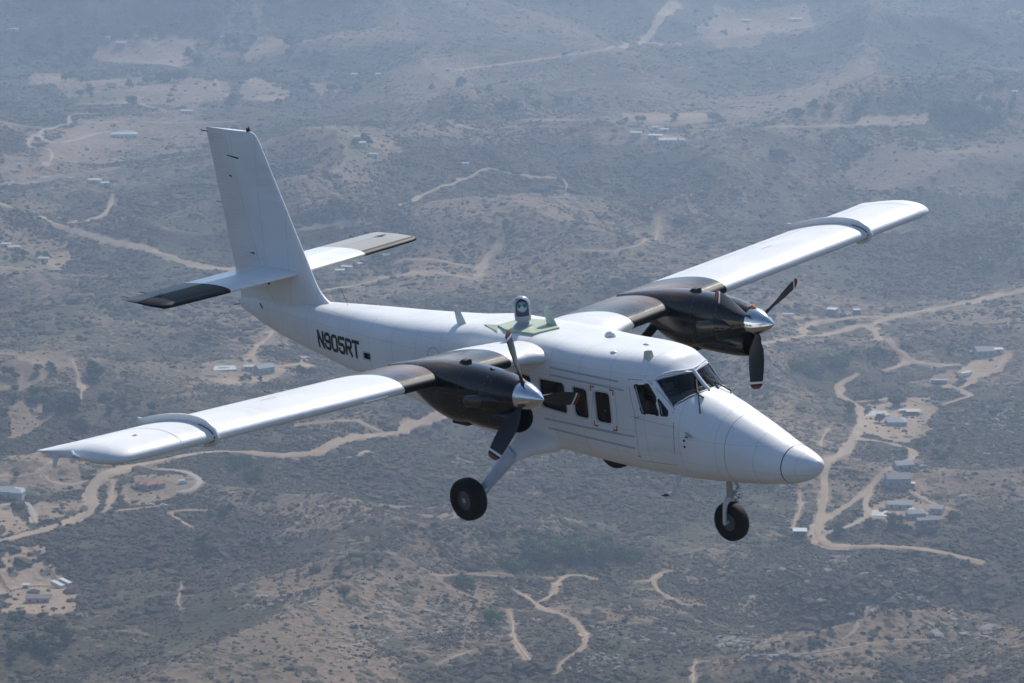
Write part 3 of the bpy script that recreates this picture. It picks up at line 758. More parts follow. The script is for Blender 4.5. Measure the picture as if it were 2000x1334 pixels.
def car(px, py, yaw, colr, label, kind='car'):
    x, y, z = gpt(px, py); r = empty({'car':'parked_car','van':'van','truck':'truck'}[kind], (x, y, z+.05), R_(yaw)); tag(r, label, kind)
    L, W, H = {'car':(4.5,1.85,1.5),'van':(5.6,2.1,2.5),'truck':(6.5,2.2,2.3)}[kind]
    pts = {'car':[(-1,.3),(-1,.6),(-.85,.66),(-.6,1),(.15,1),(.45,.68),(.95,.6),(1,.3)],'van':[(-1,.2),(-1,1),(.6,1),(.85,.6),(1,.5),(1,.2)],
           'truck':[(-1,.3),(-1,.55),(.05,.55),(.08,1),(.5,1),(.62,.62),(.98,.58),(1,.3)]}[kind]
    b = MB(); b.loft([[(u*L/2, sy*W/2*(1 if v < .7 else .88), v*H) for u, v in pts] for sy in (-1, 1)]); bo = b.build('body', mat('car_paint', colr, .3, coat=.5), r)
    g = MB()
    i0 = [(u, v) for u, v in pts if v > .6]; u0 = min(u for u, v in i0)*.8; u1 = max(u for u, v in i0)*.55
    g.box(u0*L/2*.75, u1*L/2, -W/2*.96, W/2*.96, H*.68, H*.9); g.build('side_glass', GLASSD, r)
    for wx in (-.62, .62):
        for wy in (-1, 1):
            t = MB(); t.tube([(wx*L/2, wy*(W/2-.22), .34), (wx*L/2, wy*(W/2+.02), .34)], .34, 12); t.build('wheel', TYRE_G, r)

def trailer(px, py, L, W, H, yaw, colr, label, name='storage_trailer', cat='trailer'):
    x, y, z = gpt(px, py); r = empty(name, (x, y, z), R_(yaw)); tag(r, label, cat)
    b = MB(); b.box(-L/2, L/2, -W/2, W/2, .7, H); b.build('body', bmat(colr, .5), r)
    t = MB(); t.box(-L/2-.05, L/2+.05, -W/2-.05, W/2+.05, H+.003, H+.1); t.build('roof', bmat(tuple(min(.82, c*1.15) for c in colr), .4), r)
    for sx in (-.36, -.24):
        for sy in (-1, 1):
            w_ = MB(); w_.tube([(sx*L, sy*(W/2-.3), .5), (sx*L, sy*(W/2-.02), .5)], .5, 12); w_.build('wheel', TYRE_G, r)
    s = MB(); s.box(L*.32, L*.34, -W*.3, W*.3, -.3, .7); s.build('landing_leg', bmat((.2,.2,.2)), r)

def slab(px, py, L, W, yaw, colr, label, name='patio', cat='patio', h=.35):
    x, y, z = gpt(px, py); b = MB(); b.box(-L/2, L/2, -W/2, W/2, -1.5, h); o = b.build(name, bmat(colr, .8)); o.location = (x, y, z); o.rotation_euler = (0, 0, R_(yaw)); tag(o, label, cat)

G1 = (.22,.225,.235); G2 = (.15,.155,.165); G3 = (.30,.31,.32); WH = (.58,.57,.54); CR = (.6,.54,.45); TN = (.42,.33,.25); RD = (.30,.105,.065)
# right hand properties
house(1921,691,15,12,3.4,8,G1,(.42,.43,.42),'grey ranch house with a steep gable at the head of the dirt yard',rh=3.0)
shed(1949,688,8,5,3,5,WH,(.6,.6,.58),'small white-roofed shed right of the grey ranch house')
car(1935,704,20,(.1,.1,.11),'dark car parked in front of the grey ranch house')
car(1896,688,70,(.6,.6,.6),'pale car parked left of the grey ranch house')
car(1946,716,80,(.5,.5,.5),'pale car on the dirt yard below the small white-roofed shed')
trailer(1887,735,11,2.6,3.6,38,(.75,.75,.73),'long white box trailer standing on the dirt yard')
trailer(1834,749,13,3.4,3.2,-8,(.33,.34,.33),'long grey mobile home below the dirt track','mobile_home','mobile home')
house(1750,829,15,12,3.2,4,G3,(.42,.42,.41),'grey hip-roofed house beside a timber frame','house','hip',2.6,extra=[(-2,7,9,8)])
slab(1706,808,22,16,10,(.55,.52,.47),'white concrete patio left of the grey hip-roofed house')
shed(1783,808,11,8,2.6,0,(.50,.36,.22),(.5,.38,.25),'tan timber open shelter right of the grey hip-roofed house','shelter','shelter',True)
shed(1768,806,9,2.2,2.2,3,WH,(.5,.5,.5),'thin white lean-to roof behind the grey hip-roofed house')
for i,(px,py,yw,c) in enumerate([(1812,784,10,(.08,.08,.09)),(1822,786,60,(.3,.3,.32)),(1832,788,-20,(.1,.12,.15)),(1836,794,15,(.05,.05,.05))]):
    car(px,py,yw,c,['black car leftmost of the cars on the dirt lot','grey car between the dark cars on the dirt lot','dark blue car on the dirt lot','black car nearest on the dirt lot'][i])
car(1697,796,30,(.1,.1,.12),'dark car at the corner of the white patio')
house(1764,914,13,10,3.4,12,G1,(.40,.40,.40),'smaller grey-roofed house behind the big workshop','house','gable',2.2)
house(1753,945,17,13,5.2,4,G2,(.33,.33,.33),'big grey workshop with a broad sloping roof','workshop','gable',3.0,'workshop')
car(1803,912,20,(.75,.75,.75),'white car on the slope right of the grey workshop')
shed(1781,950,4,3,2.5,0,WH,(.6,.6,.6),'small white hut right of the big workshop')
house(1757,991,17,8,3,-4,G3,(.5,.5,.48),'long pale grey roof at the back of the walled estate','house','gable',1.8)
house(1788,1011,12,10,4.2,8,G1,(.30,.30,.30),'two-storey dark house in the middle of the walled estate','house','hip',2.0)
house(1830,1000,9,8,3.4,-18,(.33,.30,.28),(.5,.48,.45),'brown-grey roofed house at the right of the walled estate','house','gable',1.6)
house(1812,1022,16,6,3,10,G2,(.35,.35,.35),'long dark outbuilding along the front of the walled estate','outbuilding','gable',1.4,'outbuilding')
slab(1718,1003,11,15,-12,(.58,.54,.48),'bright paved court at the left of the walled estate')
slab(1752,1013,8,7,-5,(.58,.54,.48),'small bright terrace in the walled estate')
slab(1808,1004,9,4,10,(.60,.58,.54),'narrow bright terrace before the brown-grey roof')
shed(1782,1003,4,3,3,30,WH,(.6,.6,.6),'little white-roofed shed inside the walled estate')
shed(1562,1046,9,7,4,-2,WH,(.28,.30,.32),'white-roofed open shed by the road junction','shed','shed',True)
car(1584,1048,80,(.05,.06,.09),'dark car beside the white-roofed open shed')
shed(1625,612,8,7,4.2,-20,WH,(.2,.2,.2),'white-roofed barn above the oval dirt loop','barn','barn')
car(1657,616,0,WH,'white truck above the oval dirt loop','truck')
shed(1673,612,6,5,3.5,10,(.45,.47,.5),(.15,.15,.16),'grey shed at the end of the yard above the oval loop')
trailer(1540,619,10,2.4,2.8,0,(.78,.76,.72),'white trailer beside the track right of the propeller spinner')
# left hand properties
house(298,952,15,8,3.4,38,RD,(.42,.30,.22),'long red-tiled house on a round dirt clearing','house','hip',1.9,extra=[(-5.5,4.5,8,7),(4,-3,6,6)])
car(357,944,20,(.78,.78,.78),'white van parked right of the red-tiled house','van')
car(296,987,10,(.6,.62,.65),'silver car on the track below the red-tiled house')
car(319,988,15,(.7,.7,.68),'white car on the track below the red-tiled house')
house(76,1174,15,8,3,-4,(.27,.22,.19),(.5,.45,.4),'brown-roofed bungalow on the dirt paddock at the lower left','house','gable',1.7)
trailer(113,1148,14,3.4,3.4,-54,(.62,.60,.56),'cream long trailer nearest the bungalow, left of its twin')
trailer(128,1141,14,3.0,2.6,-54,(.70,.67,.62),'pale long trailer right of its twin')
shed(51,1149,4,3,2.6,0,WH,(.6,.58,.55),'little white hut left of the long trailers')
car(106,1190,10,(.05,.05,.05),'black car right of the bungalow')
slab(82,1163,7,3,-5,(.7,.67,.6),'small pale slab behind the bungalow','concrete_slab','slab')
house(14,968,22,12,4.2,-8,(.36,.38,.40),(.5,.5,.5),'large grey estate house cut by the left edge','house','hip',2.6,extra=[(9,-3,8,9)])
house(516,727,15,9,4.5,35,(.28,.30,.33),(.42,.43,.45),'grey-roofed villa beside the swimming pool','villa','gable',2.4,'villa')
house(486,722,8,6,3,0,(.5,.48,.44),(.6,.57,.5),'pale annex between the pool and the villa','annex','flat',0,'annex')
slab(437,719,20,16,10,(.6,.58,.54),'white terrace round the swimming pool')
pz = gpt(437,719); po = MB(); po.tube([(0,0,.352),(0,0,.40)], 4.2, 20); pool = po.build('swimming_pool', mat('pool_water',(.05,.32,.42),.08)); pool.location = pz; pool.scale = (1.2,.8,1); tag(pool,'round blue swimming pool on a white terrace','pool')
shed(664,533,9,5,3,15,WH,WH,'rounded white shed right of the tail, nearer of the pair')
shed(677,526,11,5,3,-15,WH,WH,'long white shed right of the tail, farther of the pair')
shed(702,520,4,4,3,40,WH,(.6,.6,.6),'tiny white hut right of the two white sheds')
trailer(756,502,8,2.6,2.8,5,(.75,.74,.70),'white trailer just below the black tail tip')
car(556,676,0,WH,'white pickup on the track under the tail','truck')
# far away
house(243,268,30,14,4.5,5,(.50,.54,.58),(.62,.62,.6),'long pale blue-grey building inside the looping track','house','hip',2.2)
house(237,88,15,9,4,-6,(.62,.52,.38),(.5,.45,.38),'tan barn on the far pale field','barn','gable',2.0,'barn')
shed(211,76,7,5,3,0,WH,WH,'white hut up-left of the tan barn')
for i, px in enumerate((504.5,509.5,514.5)):
    x,y,z = gpt(px,77.5); b = MB(); b.tube([(0,0,-1),(0,0,3.4),(0,0,4.0)],[1.5,1.5,.3],14); b.build
    o = b.build('water_tank', bmat((.78,.77,.74))); o.location = (x,y,z); tag(o, ['leftmost of three white water tanks','middle one of three white water tanks','rightmost of three white water tanks'][i],'water tank','white tanks in a row')
for i,(px,py,L,yw,lb) in enumerate([(365,221,14,0,'white-roofed house left of two pale vans, upper left'),(436,75,9,10,'bright white roof left of the far tree-lined yard'),(458,79,10,-20,'white roof on the right of the far tree-lined yard'),
      (692,149,9,10,'white hut under the small far terrace'),(738,148,8,0,'small white roof in the far wood, centre'),(714,277,8,0,'white-roofed villa among light green trees'),(705,284,10,30,'grey-white wing of the villa among light green trees'),
      (1298,257,10,10,'white cottage at the top of the compound'),(1280,269,15,-8,'white hall on the left of the compound'),(1304,278,20,3,'longest white roof in front of the compound'),(1332,278,7,0,'small white roof at the right of the compound'),
      (1280,253,7,0,'tiny white roof behind the compound'),(1242,264,12,0,'white flat building at the far left of the compound'),(1553,40,20,0,'long bright white shed near the top edge'),(1457,43,16,-10,'white building at the end of the far road, top right'),
      (1921,195,6,0,'small white roof above the broad grove'),(185,356,15,-10,'white house by the left road'),(205,362,10,20,'pale house right of the white house by the left road'),(38,326,4,0,'tiny white hut by the bare ground, left edge'),
      (909,324,7,0,'white hut alone above the thin trail, centre'),(875,139,5,0,'tiny white hut at the start of the far graded road'),(846,146,4,0,'tiny pale hut in the far wood left of the graded road'),(1480,1,8,0,'white roof at the very top, right of centre'),
      (85,510,10,0,'pale house among the gardens at the left edge'),(28,488,12,10,'cream house among the gardens at the left edge'),(12,482,9,0,'small cream house at the left edge'),(700,272,6,0,'small pale roof behind the villa'),
      (730,306,9,-10,'pale barn on the bare ground below the villa'),(28,60,12,0,'white house at the upper left edge'),(1982,183,6,0,'white hut by the right edge, far away')]):
    far = py < 330
    (shed if (i % 3) else house)(px, py, L, L*.5, 3.2, yw, WH if py < 340 or i % 2 else (.6,.55,.48), (.6,.58,.54), lb)
car(400,227,10,(.7,.7,.72),'white van on the track left of the tail fin','van')
car(409,229,0,(.6,.6,.6),'grey van right of the white van, left of the tail fin','van')

def fence(pts, label, h=1.8, name='fence'):
    g = at(*np.array(pts, float).T); q = resample(g, 3.0); r = empty(name, (q[0][0], q[0][1], float(gh(*q[0])))); tag(r, label, 'fence'); o0 = r.location
    rail = MB(); P3 = [Vector((p[0], p[1], float(gh(p[0], p[1])))) - o0 for p in q]; fm = bmat((.13,.11,.10))
    for zz in (.5, 1.1, h-.1): rail.tube([(p.x, p.y, p.z+zz) for p in P3], .12, 4)
    rail.build('rail', fm, r)
    step = max(1, len(P3)//24)
    for p in P3[::step]:
        m = MB(); m.box(p.x-.12, p.x+.12, p.y-.12, p.y+.12, p.z-.4, p.z+h); m.build('post', fm, r)
fence([(48,1062),(92,1104),(136,1150)], 'dark fence along the right side of the dirt paddock')
fence([(-6,1120),(8,1140),(22,1157)], 'dark fence at the lower left corner of the paddock')
fence([(20,1157),(60,1148),(100,1148)], 'dark fence along the front of the paddock', 1.4)
fence([(144,980),(160,960),(176,944)], 'pale wall-like fence left of the road bend', 1.4)

# ------------------------------------------------------------------ haze: one closed box of even air
def build_haze():
    b = MB(); b.box(-16400, 16400, -16400, 16400, -160, 1150)
    m = bpy.data.materials.new('haze'); m.use_nodes = True; n = m.node_tree.nodes; n.clear()
    out = n.new('ShaderNodeOutputMaterial'); v = n.new('ShaderNodeVolumePrincipled')
    v.inputs['Color'].default_value = HAZE_COL; v.inputs['Density'].default_value = HAZE_D; v.inputs['Anisotropy'].default_value = .66
    m.node_tree.links.new(v.outputs[0], out.inputs['Volume'])
    o = b.build('haze', m); tag(o, 'pale blue haze thickening with distance', kind='stuff')
HAZE_D = 1.8e-4
HAZE_COL = (.63, .79, 1.0, 1)
build_haze()
# ------------------------------------------------------------------ the aeroplane (s = metres behind the nose tip, y = to its left, z = up)
def V(s, y, z): return Vector((7.0 - s, y, z))
ACR = np.array([[0.6720887531517737, 0.7351228984929815, -0.08883148089336734], [0.12050356652694405, -0.22695224636613398, -0.9664220446171121], [-0.7305994787438035, 0.6388168767173505, -0.24111698338901655]])
ACC = np.array([33.90143697, -36.123654, 16.26417186])
def aircraft_matrix():
    sp, cp = math.sin(PITCH), math.cos(PITCH)
    M = np.array([[1, 0, 0], [0, -sp, cp], [0, -cp, -sp]])           # columns: right, down, forward
    W = M @ ACR; org = np.array([0, 0, CAM_H]) + W @ (np.array([-7.0, 0, 0]) - ACC)
    m = Matrix([list(W[i]) + [org[i]] for i in range(3)] + [[0, 0, 0, 1]]); return m

def paint(name, col, rough=.28, lines=True, coat=.4, soot=False, nac=False, wing=False, black=False, grime=True, ribs=None):
    m = bpy.data.materials.new(name); m.use_nodes = True; n = m.node_tree.nodes; l = m.node_tree.links; b = n['Principled BSDF']
    b.inputs['Roughness'].default_value = rough; b.inputs['Coat Weight'].default_value = coat; b.inputs['Coat Roughness'].default_value = .08
    tc = n.new('ShaderNodeTexCoord'); sx = n.new('ShaderNodeSeparateXYZ'); l.new(tc.outputs['Object'], sx.inputs[0])
    def mt(op, a, b_=None, c=None):
        q = n.new('ShaderNodeMath'); q.operation = op
        for i, v in enumerate((a, b_, c)):
            if v is None: continue
            if isinstance(v, (int, float)): q.inputs[i].default_value = v
            else: l.new(v, q.inputs[i])
        return q.outputs[0]
    def rg(v, a, b_, c, d):
        q = n.new('ShaderNodeMapRange'); q.interpolation_type = 'SMOOTHSTEP'; l.new(v, q.inputs[0])
        for i, t in enumerate((a, b_, c, d)): q.inputs[i+1].default_value = t
        return q.outputs[0]
    def mx(f, a, b_, bt='MIX'):
        q = n.new('ShaderNodeMix'); q.data_type = 'RGBA'; q.blend_type = bt
        if isinstance(f, float): q.inputs[0].default_value = f
        else: l.new(f, q.inputs[0])
        for i, v in ((6, a), (7, b_)):
            if isinstance(v, tuple): q.inputs[i].default_value = (*v, 1)
            else: l.new(v, q.inputs[i])
        return q.outputs[2]
    def nz(sc, det=4, stretch=None):
        t = n.new('ShaderNodeTexNoise'); t.inputs['Scale'].default_value = sc; t.inputs['Detail'].default_value = det
        if stretch:
            mp = n.new('ShaderNodeMapping'); mp.inputs['Scale'].default_value = stretch; l.new(tc.outputs['Object'], mp.inputs[0]); l.new(mp.outputs[0], t.inputs['Vector'])
        else: l.new(tc.outputs['Object'], t.inputs['Vector'])
        return t.outputs[0]
    c = mx(rg(nz(1.3), .35, .7, 0, 1), tuple(v*.94 for v in col), col)
    if grime:
        c = mx(rg(nz(1.0, 5, (.5, 3, 3)), .58, .78, 0, .22), c, tuple(v*.55 for v in (.62*col[0]/.8, .55*col[1]/.8, .45*col[2]/.8)))
        c = mx(rg(nz(40, 2), .68, .74, 0, .35), c, tuple(v*.75 for v in col))
    if soot:
        ay = mt('ABSOLUTE', mt('SUBTRACT', mt('ABSOLUTE', sx.outputs['Y']), 2.8))
        # brown exhaust streak trailing back over the wing either side of the nacelle, grey wear further out
        e1 = mt('MULTIPLY', rg(ay, .35, 1.0, 1, 0), rg(sx.outputs['X'], 1.45, .6, 0, 1))
        streak = mt('MULTIPLY', e1, rg(nz(2.2, 4, (.35, 3, 1)), .3, .55, .35, 1))
        wear = mt('MULTIPLY', rg(nz(2.5, 5, (.4, 2, 2)), .35, .7, .1, .75), rg(sx.outputs['X'], 1.2, .2, 0, 1))
        c = mx(wear, c, (.16, .15, .14)); c = mx(mt('MULTIPLY', streak, .95), c, (.30, .175, .085))
        rr = mt('ADD', mt('MULTIPLY', wear, .22), .26); l.new(rr, b.inputs['Roughness'])
    if wing:
        fy = mt('FRACT', mt('MULTIPLY', sx.outputs['Y'], 1/.61))
        c = mx(mt('MULTIPLY', mt('LESS_THAN', fy, .010), .30), c, (.35, .36, .38))
        rv = mt('MULTIPLY', mt('LESS_THAN', mt('ABSOLUTE', mt('SUBTRACT', fy, .035)), .008), mt('LESS_THAN', mt('FRACT', mt('MULTIPLY', sx.outputs['X'], 1/.05)), .35))
        c = mx(mt('MULTIPLY', rv, .22), c, (.4, .4, .42))
        for xx in (.93, .15):
            lx = mt('LESS_THAN', mt('ABSOLUTE', mt('SUBTRACT', sx.outputs['X'], xx)), .004)
            c = mx(mt('MULTIPLY', lx, .22), c, (.4, .4, .42))
        te = mt('MULTIPLY', rg(sx.outputs['X'], .2, -.7, 0, 1), rg(nz(3.5, 5, (.25, 2.5, 1)), .45, .72, 0, .6))
        c = mx(te, c, (.50, .46, .40))
    if nac:                                              # bronze exhaust film along the top of the rear cowling
        e = mt('MULTIPLY', rg(sx.outputs['X'], 1.9, 1.1, 0, 1), rg(sx.outputs['Z'], 2.98, 3.08, 0, 1))
        e = mt('MULTIPLY', e, rg(nz(2.6, 4, (.35, 2.5, 1)), .3, .6, .35, 1)); c = mx(mt('MULTIPLY', e, .55), c, (.26, .15, .07))
        fn_ = mt('FRACT', mt('MULTIPLY', sx.outputs['X'], 1/.58)); c = mx(mt('MULTIPLY', mt('LESS_THAN', fn_, .014), .6), c, (.06, .062, .066))
        zl = mt('LESS_THAN', mt('ABSOLUTE', mt('SUBTRACT', sx.outputs['Z'], 2.72)), .004); c = mx(mt('MULTIPLY', zl, .6), c, (.06, .062, .066))
        fz = mt('MULTIPLY', mt('LESS_THAN', mt('ABSOLUTE', mt('SUBTRACT', fn_, .05)), .014), mt('LESS_THAN', mt('FRACT', mt('MULTIPLY', sx.outputs['Z'], 1/.09)), .2)); c = mx(mt('MULTIPLY', fz, .8), c, (.12, .12, .125))
        chip = rg(nz(22, 3), .66, .70, 0, .6); c = mx(chip, c, (.05, .05, .05))
        b.inputs['Specular IOR Level'].default_value = .35
    if lines:
        fx = mt('FRACT', mt('MULTIPLY', sx.outputs['X'], 1/.74)); ln = mt('LESS_THAN', fx, .012)
        c = mx(mt('MULTIPLY', ln, .32), c, (.25, .26, .28))
        # rivet rows
        rv = mt('MULTIPLY', mt('LESS_THAN', mt('ABSOLUTE', mt('SUBTRACT', fx, .035)), .010), mt('LESS_THAN', mt('FRACT', mt('MULTIPLY', sx.outputs['Z'], 1/.045)), .35))
        c = mx(mt('MULTIPLY', rv, .28), c, (.3, .3, .32))
        for zz in (1.30, 1.72, 2.46, 2.70):
            lz = mt('LESS_THAN', mt('ABSOLUTE', mt('SUBTRACT', sx.outputs['Z'], zz)), .004)
            c = mx(mt('MULTIPLY', lz, .30), c, (.3, .31, .33))
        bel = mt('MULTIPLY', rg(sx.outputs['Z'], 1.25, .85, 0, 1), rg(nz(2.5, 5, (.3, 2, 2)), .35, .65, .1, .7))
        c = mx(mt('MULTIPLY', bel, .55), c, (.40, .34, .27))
    bp = n.new('ShaderNodeBump'); bp.inputs['Strength'].default_value = .28; bp.inputs['Distance'].default_value = .025
    h = nz(3.2, 3)
    if ribs:                                             # pressed stiffening beads
        ax, per = ribs; wv = mt('SINE', mt('MULTIPLY', sx.outputs[ax], 2*math.pi/per))
        h = mt('MULTIPLY', wv, .5); bp.inputs['Strength'].default_value = .30; bp.inputs['Distance'].default_value = .008
    l.new(h, bp.inputs['Height']); l.new(bp.outputs[0], b.inputs['Normal'])
    l.new(c, b.inputs['Base Color']); return m

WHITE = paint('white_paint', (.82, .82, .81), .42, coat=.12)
WHITE_W = paint('white_wing_paint', (.80, .80, .79), .45, lines=False, coat=.0)
WHITE_WG = paint('white_wing_skin', (.80, .80, .79), .45, lines=False, coat=.0, wing=True)
WHITE_RZ = paint('white_ribbed_skin', (.80, .80, .79), lines=False, ribs=('Z', .075))
WHITE_RY = paint('white_ribbed_elevator', (.80, .80, .79), lines=False, ribs=('Y', .075))
BLACK_RY = paint('black_ribbed_elevator', (.02, .02, .022), .4, coat=0, lines=False, ribs=('Y', .075), grime=False)
SHEEN_RY = paint('sheen_ribbed_elevator', (.38,.38,.37), .5, coat=0, lines=False, ribs=('Y', .075), grime=False)  # left elevator: reflected sheen on black skin put into the colour
BLACK = paint('black_paint', (.006, .006, .0065), .2, lines=False, coat=.3, grime=False, nac=True)
BLACK_W = paint('black_wing_paint', (.022, .022, .023), .26, lines=False, coat=.3, soot=True, grime=False)
BOOT = mat('black_rubber_boot', (.012, .012, .013), .55, spec=.3)
CHROME = mat('polished_metal', (.78, .79, .80), .13, 1.0, noise=(9, .8))
STEEL = mat('gear_steel', (.45, .46, .47), .35, .8)
LEG = mat('gear_leg_paint', (.55, .60, .68), .4, noise=(4, .7))
TYRE = mat('aircraft_tyre', (.007, .007, .0075), .8, noise=(12, .7))
HUB = mat('wheel_hub', (.13, .14, .155), .45, .3, noise=(30, .5))
DARK = mat('dark_interior', (.018, .018, .020), .8)
SEAT = mat('seat_fabric', (.20, .075, .05), .9)
TRIM = mat('cabin_trim', (.28, .28, .27), .7)
DASH = mat('glare_shield', (.30, .28, .22), .8)
RUB = mat('black_seal', (.012, .012, .012), .6)
LINE = mat('panel_gap', (.10, .105, .115), .7)
RED = mat('red_marking', (.45, .02, .02), .5)
PLATE = mat('primer_green_plate', (.45, .52, .36), .45, noise=(8, .8))
BLADE = mat('propeller_blade', (.014, .014, .016), .45)
TIPW = mat('propeller_tip_white', (.7, .7, .7), .4)
AMBER = mat('amber_glass', (.7, .25, .08), .15)
GREENL = mat('green_lens', (.0, .20, .13), .08, coat=1)
GREYB = mat('turret_grey', (.36, .40, .46), .35, noise=(9, .85))
BALLM = mat('turret_ball', (.38, .43, .52), .3)
SLOT = mat('turret_recess', (.20, .24, .32), .5)
def glass_mat(nm, tint):
    m = bpy.data.materials.new(nm); m.use_nodes = True; n = m.node_tree.nodes; l = m.node_tree.links; n.clear()
    o = n.new('ShaderNodeOutputMaterial'); t = n.new('ShaderNodeBsdfTransparent'); g = n.new('ShaderNodeBsdfGlossy'); f = n.new('ShaderNodeFresnel'); x = n.new('ShaderNodeMixShader')
    t.inputs[0].default_value = (*tint, 1); g.inputs['Roughness'].default_value = .03; f.inputs[0].default_value = 1.5
    l.new(f.outputs[0], x.inputs[0]); l.new(t.outputs[0], x.inputs[1]); l.new(g.outputs[0], x.inputs[2]); l.new(x.outputs[0], o.inputs[0]); return m
GLASS = glass_mat('cabin_window_glass', (.62,.62,.62)); GLASSW = glass_mat('windscreen_glass', (.80,.84,.88))

AC = empty('twin_engine_aeroplane')
tag(AC, 'white high-wing twin-turboprop aeroplane with black engine nacelles flying over the dry hills', 'aeroplane')

# ---- hull lines
STN = [ # s, top, bottom, half width, roundness of top, of bottom
(0.0,1.455,1.445,.004,2,2),(.01,1.487,1.395,.05,2,2),(.03,1.51,1.355,.085,2,2),(.08,1.54,1.29,.145,2,2),(.2,1.60,1.192,.235,2,2),(.4,1.66,1.11,.33,2,2),
(.65,1.735,1.045,.41,2,2),(1.3,1.98,.955,.56,2.1,2.2),(2.0,2.24,.893,.67,2.2,2.35),(2.48,2.405,.86,.73,2.3,2.45),
(2.9,2.77,.84,.765,2.5,2.55),(3.12,2.945,.836,.79,2.65,2.6),(3.35,2.995,.835,.80,3.3,2.65),(3.8,3.0,.842,.825,4.2,2.75),(4.6,2.98,.875,.855,4.9,2.95),(6.0,3.015,.93,.86,4.9,3.0),
(7.6,3.02,.95,.86,4.7,2.95),(8.6,2.93,1.07,.84,4.0,2.8),(10.0,2.845,1.28,.75,3.5,2.6),(11.5,2.788,1.51,.59,3.1,2.5),
(13.0,2.717,1.73,.38,2.8,2.4),(14.4,2.642,2.00,.19,2.2,2.2),(15.42,2.567,2.33,.06,2,2)]
_A = np.array(STN)
def pchip(x, y, q):
    h = np.diff(x); d = np.diff(y)/h; m = np.zeros_like(y)
    for i in range(1, len(x)-1):
        if d[i-1]*d[i] > 0:
            w1 = 2*h[i]+h[i-1]; w2 = h[i]+2*h[i-1]; m[i] = (w1+w2)/(w1/d[i-1]+w2/d[i])
    m[0], m[-1] = d[0], d[-1]
    i = np.clip(np.searchsorted(x, q)-1, 0, len(h)-1); t = (q-x[i])/h[i]
    return y[i]*(1+2*t)*(1-t)**2+y[i+1]*t*t*(3-2*t)+h[i]*(m[i]*t*(1-t)**2+m[i+1]*t*t*(t-1))
_Q = np.linspace(0, 15.42, 4000); _TB = [pchip(_A[:,0], _A[:,k], _Q) for k in range(1, 6)]
def sec(s): return [float(np.interp(s, _Q, t)) for t in _TB]
def hull_y(s, z):
    zt, zb, hw, a, b = sec(s); c = (zt+zb)/2; h = (zt-zb)/2; n = a if z > c else b
    return hw*max(0, 1-abs((z-c)/h)**n)**(1/n)
def hull_z(s, y):
    zt, zb, hw, a, b = sec(s); return (zt+zb)/2 + (zt-zb)/2*max(0, 1-abs(y/hw)**a)**(1/a)
def ring(s, n=96, shrink=0.0, floor=None):
    zt, zb, hw, a, b = sec(s); zt -= shrink; zb += shrink; hw -= shrink; c = (zt+zb)/2; h = (zt-zb)/2; out = []
    for k in range(n):
        t = 2*math.pi*k/n; ca, sa = math.cos(t), math.sin(t); e = 2/(a if sa > 0 else b)
        z = c+h*math.copysign(abs(sa)**e, sa)
        if floor is not None: z = max(z, floor)
        out.append(V(s, hw*math.copysign(abs(ca)**e, ca), z))
    return out
S_RADOME = .565
ss = sorted(set([round(v, 4) for v in np.concatenate([np.linspace(S_RADOME+.004, 2.3, 22), np.linspace(2.3, 3.6, 36), np.linspace(3.6, 15.42, 70)])]))
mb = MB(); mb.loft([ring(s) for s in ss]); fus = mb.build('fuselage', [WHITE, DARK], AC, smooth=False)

def rrect(pts, r=.07, n=5):
    """polygon with rounded corners"""
    out = []; m = len(pts); pts = [np.array(p, float) for p in pts]
    for i in range(m):
        p, a, b = pts[i], pts[i-1], pts[(i+1) % m]; u = (a-p)/np.linalg.norm(a-p); w_ = (b-p)/np.linalg.norm(b-p)
        for k in range(n+1):
            t = k/n; q = p+u*r*(1-t)**2+w_*r*t**2 if r > 0 else p
            out.append(q)
            if r <= 0: break
    return out
CABIN = [([(4.445,2.335),(4.06,2.335),(4.045,1.77),(4.43,1.775)], .09), ([(4.985,2.35),(4.605,2.33),(4.59,1.785),(4.965,1.80)], .09),
         ([(5.83,2.375),(5.165,2.37),(5.13,1.80),(5.81,1.845)], .09), ([(6.44,2.40),(6.02,2.385),(6.02,1.84),(6.44,1.86)], .09), ([(7.10,2.40),(6.72,2.40),(6.72,1.86),(7.10,1.86)], .09)]
COCK = [([(3.49,2.535),(3.215,2.575),(3.045,2.385),(2.965,2.07),(3.335,2.065)], .03), ([(2.985,2.345),(2.79,2.155),(2.785,2.08),(2.915,2.075)], .02)]
REAR = [([(8.76,2.40),(8.50,2.40),(8.50,2.22),(8.76,2.22)], .04), ([(10.93,2.155),(10.67,2.165),(10.665,2.015),(10.93,2.005)], .04)]

# dark hollow inside the skin, then window openings through it
cav = MB(); cav.loft([ring(s, 48, .045, 1.05) for s in np.linspace(2.35, 11.2, 46)]); cavo = cav.build('cavity', [DARK])
cut = MB()
for side in (-1, 1):
    for poly, r in CABIN + COCK + REAR:
        q = rrect(poly, r); q = [(p[0], p[1]) for p in q]
        cut.loft([[V(s, side*.50, z) for s, z in q], [V(s, side*1.2, z) for s, z in q]])
WS = [(2.485,.035,2.395), (2.800,.035,2.675), (2.93,.42,2.672), (3.112,.645,2.628), (2.905,.65,2.43), (2.705,.655,2.225), (2.60,.50,2.29), (2.51,.25,2.372)]
def ws_pts(side, off=0):
    return [Vector((7-s, side*y, z)) for s, y, z in WS]
for side in (-1, 1):
    pts = ws_pts(side); nrm = Vector((.62, side*.28, .73)).normalized()
    cut.loft([[p-nrm*.16 for p in pts], [p+nrm*.25 for p in pts]])
REVEAL = mat('window_reveal', (.70,.71,.72), .5)
fus.data.materials.append(REVEAL)
cuto = cut.build('cutter', [REVEAL])
